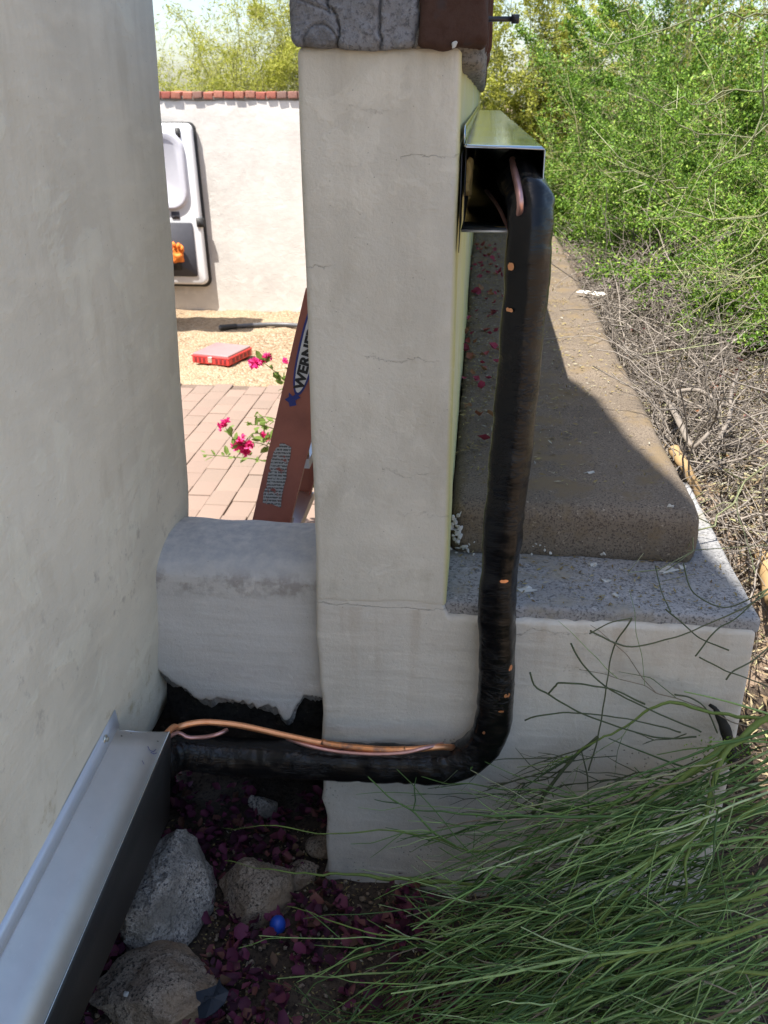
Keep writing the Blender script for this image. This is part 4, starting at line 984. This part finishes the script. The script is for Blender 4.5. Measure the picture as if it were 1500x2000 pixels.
# ---- twiggy green bush in the foreground, sweeping in from the right
bush = empty("broom_bush", (.82, 1.45, 0), "leafless green twig bush sweeping in from the right over the dark soil", "bush")
mains = [
 ([(1530, 1385, 1.50), (1450, 1442, 1.47), (1405, 1500, 1.43), (1378, 1580, 1.38), (1352, 1635, 1.34), (1270, 1682, 1.29), (1180, 1790, 1.24), (1120, 1850, 1.2), (900, 1965, 1.14)], [.0085, .0080, .0058, .005, .0045, .0036, .003, .0024, .0014]),
 ([(1352, 1635, 1.34), (1340, 1730, 1.28), (1333, 1840, 1.22), (1300, 1930, 1.18)], [.004, .0032, .0025, .0015]),
 ([(1450, 1442, 1.47), (1300, 1545, 1.42), (1140, 1690, 1.36), (1000, 1800, 1.30), (860, 1852, 1.26), (770, 1922, 1.22), (690, 1960, 1.2)], [.0075, .0062, .0050, .0044, .0036, .0026, .0012]),
 ([(1490, 1405, 1.52), (1385, 1392, 1.54), (1300, 1376, 1.55), (1210, 1420, 1.54), (1090, 1485, 1.53), (1010, 1497, 1.52)], [.0045, .0042, .0038, .003, .0022, .001]),
 ([(1530, 1730, 1.26), (1400, 1765, 1.25), (1260, 1782, 1.24), (1180, 1802, 1.23), (1040, 1830, 1.2)], [.005, .0046, .004, .003, .0014]),
 ([(1530, 1905, 1.14), (1390, 1893, 1.14), (1260, 1902, 1.13), (1150, 1922, 1.12), (1000, 1970, 1.10)], [.0048, .0044, .0036, .0028, .0014]),
 ([(1000, 1730, 1.44), (900, 1722, 1.44), (760, 1714, 1.43), (640, 1706, 1.42), (540, 1699, 1.41), (440, 1680, 1.42)], [.0040, .0044, .0042, .0034, .0022, .001]),
 ([(1420, 1470, 1.50), (1270, 1560, 1.49), (1120, 1640, 1.47), (960, 1660, 1.46), (780, 1625, 1.45), (640, 1628, 1.44), (520, 1612, 1.45), (430, 1618, 1.46)], [.004, .004, .0036, .003, .0024, .002, .0015, .0008]),
 ([(1500, 1560, 1.40), (1380, 1640, 1.36), (1230, 1740, 1.3), (1050, 1860, 1.22), (940, 1990, 1.14)], [.005, .0045, .0038, .003, .0014]),
 ([(1540, 1790, 1.10), (1420, 1830, 1.09), (1330, 1850, 1.08), (1200, 1880, 1.07), (1080, 1960, 1.05)], [.004, .004, .003, .0025, .0012]),
 ([(1120, 1850, 1.2), (1010, 1865, 1.2), (900, 1850, 1.2), (800, 1835, 1.2), (690, 1815, 1.21), (560, 1770, 1.24)], [.003, .0028, .0024, .002, .0016, .0008]),
]
rs = np.random.RandomState(21); mpaths = []
for pl, rad in mains:
    P_ = smooth_path([onY(x, y, Y) for x, y, Y in pl], 36); P_ = P_+vn3(P_, 22, 5)*.006
    P_[:, 2] = np.maximum(P_[:, 2], .008)
    mpaths.append((P_, rad)); P_ = P_+vn3(P_, 60, 6)*.0025; a = Acc(); a.tube(P_, [q_*.78*(1+.10*rs.normal()) for q_ in np.repeat(rad, 2)], 7); a.build("branch", M['green_branch'], bush)
tw = Acc(); tips = []
def wand(p0, d0, L, r, bend, depth, acc, wig=.24, k=4):
    """a jointed twig: straight internodes with a small kink at each node, drooping a little"""
    n_ = max(3, int(L/rs.uniform(.030, .055))); pts = [np.array(p0)]; base = d0/np.linalg.norm(d0); st = L/n_
    b_ = rs.normal(size=3)*bend*.6+np.array([0, 0, -.10]); side = rs.normal(size=3)*wig*.75; rr_ = []
    for q_ in range(n_):
        base = base+b_/n_; base /= np.linalg.norm(base)
        d_ = base+side*(1 if q_ % 2 else -1)*rs.uniform(.1, .8)+rs.normal(size=3)*wig*.28; d_ /= np.linalg.norm(d_)
        nx = pts[-1]+d_*st*rs.uniform(.7, 1.3)
        if nx[2] < .006: nx[2] = .006+rs.rand()*.004; base[2] = abs(base[2])*.3
        if nx[0] < .60 and nx[1] > 1.588: nx[1] = 1.588-rs.rand()*.004; base[1] = -abs(base[1])*.2
        pts.append(nx)
    nodes = np.array(pts)
    fine_ = [nodes[0]]
    for a_, b2 in zip(nodes[:-1], nodes[1:]): fine_ += [a_*.9+b2*.1, a_*.1+b2*.9]
    fine_.append(nodes[-1]); acc.tube(np.array(fine_), [r*.75, r, r*.9, r*.78, r*.62, r*.40], k, False)
    tips.append(nodes)
    if depth > 0:
        for _ in range(rs.randint(2, 5)):
            j_ = rs.randint(1, n_); t_ = unit(nodes[j_]-nodes[j_-1]); s_ = rs.normal(size=3); s_ -= t_*np.dot(s_, t_); s_ /= np.linalg.norm(s_)
            a_ = rs.uniform(.35, .75); wand(nodes[j_], t_*math.cos(a_)+s_*math.sin(a_), L*rs.uniform(.22, .5), r*.66, bend, depth-1, acc, wig, k)
# wands leaving the main branches
for kb_, (P_, rad) in enumerate(mpaths):
    Lp = np.linalg.norm(np.diff(P_, axis=0), axis=1).sum()
    for _ in range(int(Lp*(10, 9, 10, 5, 9, 9, 4, 3, 10, 9, 8)[kb_])):
        j_ = rs.randint(3, len(P_)-1); t_ = unit(P_[j_]-P_[j_-1])
        d_ = t_*.9+rs.normal(size=3)*.36+np.array([-.25, -.05, -.10])
        wand(P_[j_], d_, rs.uniform(.10, .34), rs.uniform(.0011, .0024), .25, 1, tw)
# free wands of the same bush coming in from the right, denser towards the lower right corner
for _ in range(540):
    px = 1590-min(abs(rs.normal())*300, 560); py = 1410+640*rs.rand()**.9+(1570-px)*.34
    Y = np.interp(py, [1410, 1700, 2080], [1.54, 1.38, 1.04])+rs.uniform(-.10, .06); Y = min(Y, 1.575)
    p0 = onY(px, py, Y); p0[2] = max(p0[2], .012)
    d_ = np.array([-1.0, -.26+rs.normal()*.26, -.42+rs.normal()*.26])
    wand(p0, d_, rs.uniform(.20, .56), .0012+.0022*rs.rand()**1.8, .22, 1 if rs.rand() < .75 else 0, tw, .2)
tw.build("twigs", M['green_twig'], bush, True, kind="stuff")
# dark bare twigs standing in front of the ledge face
dk = Acc()
for pl, r_ in (([(1150, 1505, 1.50), (1168, 1440, 1.51), (1180, 1370, 1.52), (1190, 1300, 1.53), (1203, 1255, 1.53), (1234, 1208, 1.53)], .0017),
              ([(1234, 1208, 1.53), (1190, 1218, 1.52), (1150, 1238, 1.51)], .0015),
              ([(1152, 1232, 1.51), (1200, 1255, 1.52), (1240, 1263, 1.53), (1330, 1240, 1.55), (1430, 1198, 1.57), (1500, 1160, 1.60)], .0018),
              ([(1115, 1257, 1.52), (1140, 1300, 1.52), (1185, 1342, 1.52), (1240, 1372, 1.53), (1300, 1400, 1.53), (1370, 1430, 1.53)], .0019),
              ([(1034, 1313, 1.50), (1045, 1340, 1.50), (1072, 1356, 1.50), (1120, 1385, 1.51), (1180, 1410, 1.51), (1280, 1440, 1.52), (1360, 1440, 1.52)], .0019),
              ([(1025, 1407, 1.50), (1050, 1398, 1.50), (1120, 1392, 1.51), (1230, 1405, 1.52), (1330, 1430, 1.53)], .0017),
              ([(1072, 1354, 1.50), (1085, 1340, 1.50), (1100, 1333, 1.50), (1190, 1345, 1.51), (1260, 1375, 1.52)], .0020),
              ([(1300, 1190, 1.60), (1330, 1215, 1.575), (1370, 1248, 1.565), (1425, 1270, 1.56)], .0017),
              ([(1358, 1282, 1.55), (1400, 1230, 1.57), (1440, 1205, 1.59), (1500, 1150, 1.64)], .0016),
              ([(1366, 1284, 1.55), (1400, 1302, 1.55), (1460, 1325, 1.56), (1520, 1350, 1.57)], .0016),
              ([(1418, 1328, 1.55), (1432, 1310, 1.56), (1470, 1290, 1.58), (1520, 1250, 1.62)], .0018),
              ([(1318, 1356, 1.55), (1350, 1362, 1.55), (1380, 1385, 1.55), (1400, 1430, 1.54)], .0019),
              ([(1040, 1590, 1.52), (1080, 1530, 1.53), (1120, 1480, 1.54), (1168, 1440, 1.54)], .0042),
              ([(1335, 1100, 1.70), (1350, 1150, 1.66), (1390, 1180, 1.63), (1430, 1185, 1.62), (1500, 1150, 1.62)], .0016),
              ([(1280, 1105, 1.74), (1290, 1150, 1.66), (1310, 1195, 1.59)], .0014),
              ([(1442, 950, 2.2), (1440, 1000, 2.15), (1460, 1060, 2.1), (1475, 1120, 2.0)], .0016)):
    P_ = smooth_path([onY(*q_) for q_ in pl], 40); P_ = P_+vn3(P_, 40, 2)*.0012; dk.tube(P_, [r_, r_*.9, r_*.8, r_], 5)
    if r_ > .0030:
        for _ in range(4): wand(P_[rs.randint(5, 35)], np.array([-.8, -.1, -.7])+rs.normal(size=3)*.3, rs.uniform(.08, .2), .0016, .2, 1, dk)
for _ in range(18):
    px, py = rs.uniform(1060, 1420), rs.uniform(1400, 1600)
    wand(onY(px, py, 1.555), np.array([-1, -.03, -.12+rs.normal()*.25]), rs.uniform(.08, .24), rs.uniform(.0011, .0018), .3, 1, dk)
dk.build("dark_twigs", M['dark_twig'], bush, True, kind="stuff")
# sparse tiny leaves on the wands, thickest round the hub
LP, LD = [], []
for pts in tips:
    if rs.rand() < .16:
        for _ in range(rs.randint(1, 5)):
            j_ = rs.randint(0, len(pts)); LP.append(pts[j_]); LD.append(rs.normal(size=3))
hub = onY(1420, 1470, 1.48)
for _ in range(260): LP.append(hub+rs.normal(size=3)*[.03, .012, .016]); LD.append(rs.normal(size=3))
n_ = len(LP); L_ = rs.uniform(.004, .009, n_)
leaf_mesh("leaflets", LP, LD, rs.normal(size=(n_, 3)), L_, L_*.5, M['leaf'], bush)

# ---- heap of dead grey twigs on the bank
heap = empty("twig_heap", (.95, 3.6, .25), "tangled heap of dead grey twigs on the bank along the bench", "twig heap")
dd = Acc()
for k in range(3800):
    y = 2.12+3.8*rs.rand()**1.1; w_ = .16+.10*(y-2)
    x = .505+abs(rs.normal())*w_*.9+.02*(y-3)
    z = bank_z(np.array(x), np.array(y))+rs.rand()**1.5*.32*min(1, .35+(x-.5)*1.8)*min(1, .3+(y-2.2)*.5)
    L = rs.uniform(.12, .45); d_ = np.array([rs.normal(), rs.normal()*.9, rs.normal()*.45+.15])
    d_ /= np.linalg.norm(d_); curl = rs.uniform(.0, .7); n_ = 7; pts = [np.array([x, y, float(z)])]
    for _ in range(n_):
        d_ = d_+np.array([0, 0, -curl/n_])+rs.normal(size=3)*.17; d_ /= np.linalg.norm(d_); q_ = pts[-1]+d_*L/n_
        g_ = float(bank_z(np.array(q_[0]), np.array(q_[1])))-.005
        if q_[2] < g_: q_[2] = g_+.004
        if q_[0] < .50 and q_[2] < .88: q_[0] = .50+rs.rand()*.02
        pts.append(q_)
    r_ = .0010+.0024*rs.rand()**2; dd.tube(np.array(pts), [r_, r_*.8, r_*.5], 4, False)
# the arching sprays at the top of the heap
for k in range(120):
    y = rs.uniform(3.6, 4.9); x = rs.uniform(.62, 1.15); p0 = np.array([x, y, .74+rs.rand()*.06])
    ang = rs.uniform(-2.8, -.2); d_ = np.array([math.cos(ang)*.7, math.sin(ang)*.5, 1.1]); L = rs.uniform(.3, .55); pts = [p0]; d_ /= np.linalg.norm(d_)
    for _ in range(10):
        d_ = d_+np.array([0, 0, -.24])+rs.normal(size=3)*.05; d_ /= np.linalg.norm(d_); pts.append(pts[-1]+d_*L/10)
    dd.tube(np.array(pts), [.0034, .0026, .0014], 4, False)
dd.build("twigs", M['dead_twig'], heap, True, kind="stuff")

# ---- leafy bushes and trees
def leafy(name, label, cat, group, base, center, rad, nst, ntw, nlf, LW, m_leaf_, m_stem, seed, trunk=.02, twl=(.25, .55), droop=.35, shell=.35, elong=.45, jit=.02):
    r_ = np.random.RandomState(seed); base, center, rad = map(np.array, (base, center, rad))
    ob = empty(name, base, label, cat, group)
    stem, twg = Acc(), Acc(); TP, TD = [], []
    for k in range(nst):
        t_ = r_.normal(size=3); t_ /= np.linalg.norm(t_); t_[2] = abs(t_[2])*1.1-.35
        end = center+t_*rad*r_.uniform(.35, 1.0)
        b0 = base+np.array([*(r_.normal(size=2)*trunk*2.5), 0]); mid = b0*.45+end*.55+np.array([0, 0, .22*rad[2]])+r_.normal(size=3)*.08*rad
        P_ = smooth_path([b0, mid, end], 16); P_ = P_+vn3(P_, 6, k)*.03
        stem.tube(P_, [trunk, trunk*.55, trunk*.2], 5, False)
        for q_ in range(ntw):
            j_ = r_.randint(5, 16); out_ = unit((P_[j_]-center)/rad)
            d_ = out_*.8+r_.normal(size=3)*.75; d_ /= np.linalg.norm(d_); L = r_.uniform(*twl); pts = [P_[j_]]
            for _ in range(6):
                d_ = d_+np.array([0, 0, -droop/6])+r_.normal(size=3)*.16; d_ /= np.linalg.norm(d_); pts.append(pts[-1]+d_*L/6)
            pts = np.array(pts); twg.tube(pts, [trunk*.16, trunk*.05], 3, False); TP.append(pts)
    stem.build("stems", m_stem, ob, True, kind="stuff"); twg.build("twigs", m_stem, ob, True, kind="stuff")
    TP = np.array(TP); n_ = nlf; wt = r_.lognormal(0, 1.35, len(TP)); a_ = r_.choice(len(TP), n_, p=wt/wt.sum()); s_ = np.clip(r_.beta(1.6, 1.0, n_), 0, .999)*6
    i0 = s_.astype(int); f_ = (s_-i0)[:, None]; P_ = TP[a_, i0]*(1-f_)+TP[a_, i0+1]*f_; T_ = unit(TP[a_, i0+1]-TP[a_, i0])
    P_ = P_+r_.normal(size=(n_, 3))*jit; D_ = T_*.5+r_.normal(size=(n_, 3))*.8+np.array([0, 0, .1]); N_ = r_.normal(size=(n_, 3))*.7+np.array([-.15, -.2, .8])
    L_ = r_.uniform(*LW, n_); leaf_mesh("foliage", P_, D_, N_, L_, L_*elong, m_leaf_, ob)
    return ob
GB = "green bushes along the bench"
b1 = leafy("green_bush", "nearest bright green bush at the right frame edge above the dead twigs", "bush", GB, (1.55, 3.6, .3), (1.33, 3.75, 1.15), (.72, .85, .85), 34, 22, 115000, (.010, .020), M['leaf'], M['bark_far'], 1, .010, (.2, .5), .25)
leafy("green_bush", "bright green bush crowding the middle of the bench edge", "bush", GB, (1.30, 5.2, .3), (1.12, 5.2, 1.08), (.68, .95, .95), 40, 24, 110000, (.012, .023), M['leaf'], M['bark_far'], 2, .010, (.25, .55), .25)
leafy("green_bush", "green bush hanging over the bench beyond the metal cover's end", "bush", GB, (.95, 7.0, .3), (.80, 7.0, 1.2), (.66, 1.0, 1.1), 40, 24, 85000, (.015, .029), M['leaf'], M['bark_far'], 3, .010, (.25, .6), .25)
leafy("green_bush", "tall green bush rising behind at the top right corner", "bush", GB, (2.2, 5.8, .3), (2.0, 5.6, 1.75), (1.0, 1.1, 1.3), 40, 24, 60000, (.020, .038), M['leaf'], M['bark_far'], 4, .012, (.3, .7), .3)
leafy("green_bush", "green bush filling the gap above the bench in the upper right", "bush", GB, (1.4, 8.6, .3), (1.4, 8.4, 1.7), (.95, 1.0, 1.5), 40, 24, 56000, (.022, .042), M['leaf'], M['bark_far'], 8, .012, (.3, .7), .3)
leafy("yellow_bush", "hazy yellow green bush at the far end of the bench beside the wall cap", "bush", None, (.40, 10.2, .2), (.25, 10.2, 1.8), (1.0, .8, 1.9), 44, 30, 90000, (.024, .050), M['leaf_pale'], M['pale_stem'], 5, .012, (.3, .7), .3)
leafy("yellow_tree", "pale green tree far behind the bushes on the right", "tree", None, (2.4, 11.5, .0), (2.3, 11.5, 2.2), (2.2, 1.3, 2.1), 44, 26, 60000, (.035, .065), M['leaf_pale'], M['bark_far'], 6, .022, (.4, .9), .4)
# light bare stems arching out of the nearest bush
for pl in ([(1520, 30, 2.9), (1390, 40, 2.8), (1300, 52, 2.75), (1210, 92, 2.7), (1152, 77, 2.7)], [(1520, 150, 2.9), (1400, 190, 2.8), (1330, 200, 2.75), (1250, 188, 2.7)],
           [(1520, 245, 3.0), (1400, 262, 2.9), (1340, 245, 2.85), (1293, 208, 2.8)], [(1520, 420, 2.9), (1400, 428, 2.85), (1320, 400, 2.8), (1236, 350, 2.75)],
           [(1340, 362, 3.0), (1260, 342, 2.95), (1200, 315, 2.9)], [(1212, 0, 3.0), (1240, 40, 2.95), (1266, 62, 2.9)], [(1500, 100, 2.7), (1490, 160, 2.7), (1465, 300, 2.72), (1420, 310, 2.74), (1370, 400, 2.8)],
           [(1520, 440, 2.5), (1440, 500, 2.5), (1410, 560, 2.5), (1375, 650, 2.55), (1375, 700, 2.6)], [(1520, 490, 2.6), (1470, 530, 2.6), (1400, 545, 2.62), (1330, 540, 2.7)],
           [(1520, 620, 2.4), (1450, 625, 2.45), (1380, 640, 2.5), (1320, 660, 2.6)], [(1530, 870, 2.1), (1440, 960, 2.05), (1400, 1020, 1.98), (1365, 1045, 1.9), (1330, 1080, 1.8), (1290, 1098, 1.77), (1258, 1100, 1.76)]):
    P_ = smooth_path([onY(*q_) for q_ in pl], 30); P_ = P_[np.r_[0:30:3, 29]]; P_ = P_+rs.normal(size=P_.shape)*.009
    a = Acc(); a.tube(np.concatenate([[p_, p_*.93+q_*.07, p_*.07+q_*.93] for p_, q_ in zip(P_[:-1], P_[1:])]+[P_[-1:]]), [.0024, .0020, .0010], 5)
    for k_ in range(2, len(P_)-1): 
        if rs.rand() < .7: a.tube([P_[k_], P_[k_]*.4+P_[k_+1]*.6+rs.normal(size=3)*.03, P_[k_+1]+rs.normal(size=3)*.07], [.0014, .0011, .0007], 4); a.build("stem", M['pale_stem'], b1, kind="stuff")

# ---- feathery trees behind the yard wall
GT = "feathery trees behind the yard wall"
for k, (x, y, z, rx, rz, lab) in enumerate([(-5.2, 12.2, 1.7, 1.4, 1.2, "feathery yellow green tree behind the wall next to the house edge"), (-2.75, 11.6, 1.85, 1.15, 1.25, "wispy yellow green tree behind the middle of the white wall"), (-1.7, 11.9, 2.4, 1.2, 1.7, "dense yellow green tree behind the wall nearest the pillar"), (-3.9, 13.6, 1.45, 1.9, 1.05, "paler tree farthest back between the yellow green trees")]):
    leafy("palo_verde_tree", lab, "tree", GT, (x, y, -.4), (x, y, z), (rx, .9, rz), 40, 30, 62000, (.03, .075), M['leaf_pale'], M['bark_far'], 60+k, .014, (.5, 1.0), .5, elong=.2, jit=.04)

# ---- bougainvillea sprigs reaching out from behind the wall end
bo = empty("bougainvillea", (-.45, 4.1, -.3), "bougainvillea sprigs with magenta flowers reaching left behind the ladder", "flowering plant")
sprigs = [[(640, 930), (560, 880), (500, 845), (470, 870), (440, 835)], [(640, 930), (580, 870), (535, 838), (490, 828)], [(640, 960), (560, 905), (520, 870), (470, 862)], [(640, 960), (530, 905), (460, 893), (395, 888)],
          [(640, 930), (590, 860), (545, 850), (515, 862)], [(640, 830), (580, 765), (548, 735), (515, 708)], [(640, 830), (590, 745), (560, 720)], [(640, 930), (580, 860), (540, 820), (498, 812)]]
root_ = np.array([-.45, 4.1, -.3]); rs = np.random.RandomState(33)
lf_src = fl_src = None
def sprig_leaf(p_, d_, s_):
    global lf_src
    n0 = unit(rs.normal(size=3)+np.array([0, -.6, .8])); d_ = unit(d_); s2 = unit(np.cross(d_, n0)); n0 = np.cross(s2, d_)
    R_ = Matrix((d_, s2, n0)).transposed()
    if lf_src is None:
        v = np.array([(0, 0, 0), (.35, .28, .05), (.75, .2, .03), (1, 0, -.06), (.75, -.2, .03), (.35, -.28, .05), (.5, 0, 0)]); f = [(0, 6, 1), (1, 6, 2), (2, 6, 3), (0, 5, 6), (5, 4, 6), (4, 3, 6)]
        lf_src = mesh("leaf", v, f, M['boug_leaf'], None, origin=(0, 0, 0)); lf_src.parent = bo; o = lf_src
    else:
        o = bpy.data.objects.new("leaf", lf_src.data); COL.objects.link(o); o.parent = bo
    o.location = tuple(p_-rootloc(bo)); o.rotation_euler = R_.to_euler(); o.scale = (s_,)*3
def flower(p_, s_):
    global fl_src
    if fl_src is None:
        v, f = [], []
        for k_ in range(9):
            an = k_*2.4; el = .25+.09*k_; d_ = np.array([math.cos(an)*math.cos(el), math.sin(an)*math.cos(el), math.sin(el)]); sd = np.array([-math.sin(an), math.cos(an), 0]); up2 = np.cross(d_, sd)*-.25
            b_ = len(v); v += [d_*.05, d_*.5+sd*.38+up2, d_*1.0, d_*.5-sd*.38+up2]; f += [(b_, b_+1, b_+2), (b_, b_+2, b_+3)]
        fl_src = mesh("flower", v, f, M['bract'], None, origin=(0, 0, 0)); fl_src.parent = bo; o = fl_src
    else:
        o = bpy.data.objects.new("flower", fl_src.data); COL.objects.link(o); o.parent = bo
    o.location = tuple(p_-rootloc(bo)); o.rotation_euler = tuple(rs.uniform(0, 6, 3)); o.scale = (s_,)*3
for k, sp in enumerate(sprigs):
    Ys = np.linspace(4.1, 3.85+.05*(k % 4), len(sp)); P_ = smooth_path([root_+[0, 0, .3]]+[onY(x, y, Y) for (x, y), Y in zip(sp, Ys)], 34)
    a = Acc(); a.tube(P_, [.005, .0035, .0016], 5); a.build("stem", M['boug_leaf'], bo)
    for j_ in range(12, 34):
        for _ in range(2 if j_ > 15 else 1):
            if rs.rand() < .82: sprig_leaf(P_[j_]+rs.normal(size=3)*.008, unit(P_[min(j_, 32)+1]-P_[min(j_, 32)])*.4+rs.normal(size=3)*.8, rs.uniform(.025, .055))
for x, y, s_ in [(437, 828, .026), (430, 834, .022), (443, 822, .018), (462, 868, .036), (478, 874, .036), (470, 858, .028), (488, 868, .026), (480, 884, .024), (518, 852, .026), (512, 846, .018), (496, 709, .032), (508, 706, .03), (520, 700, .026), (524, 694, .02), (558, 706, .018)]:
    for _ in range(2): flower(onY(x+rs.uniform(-3, 3), y+rs.uniform(-3, 3), 3.93), s_)
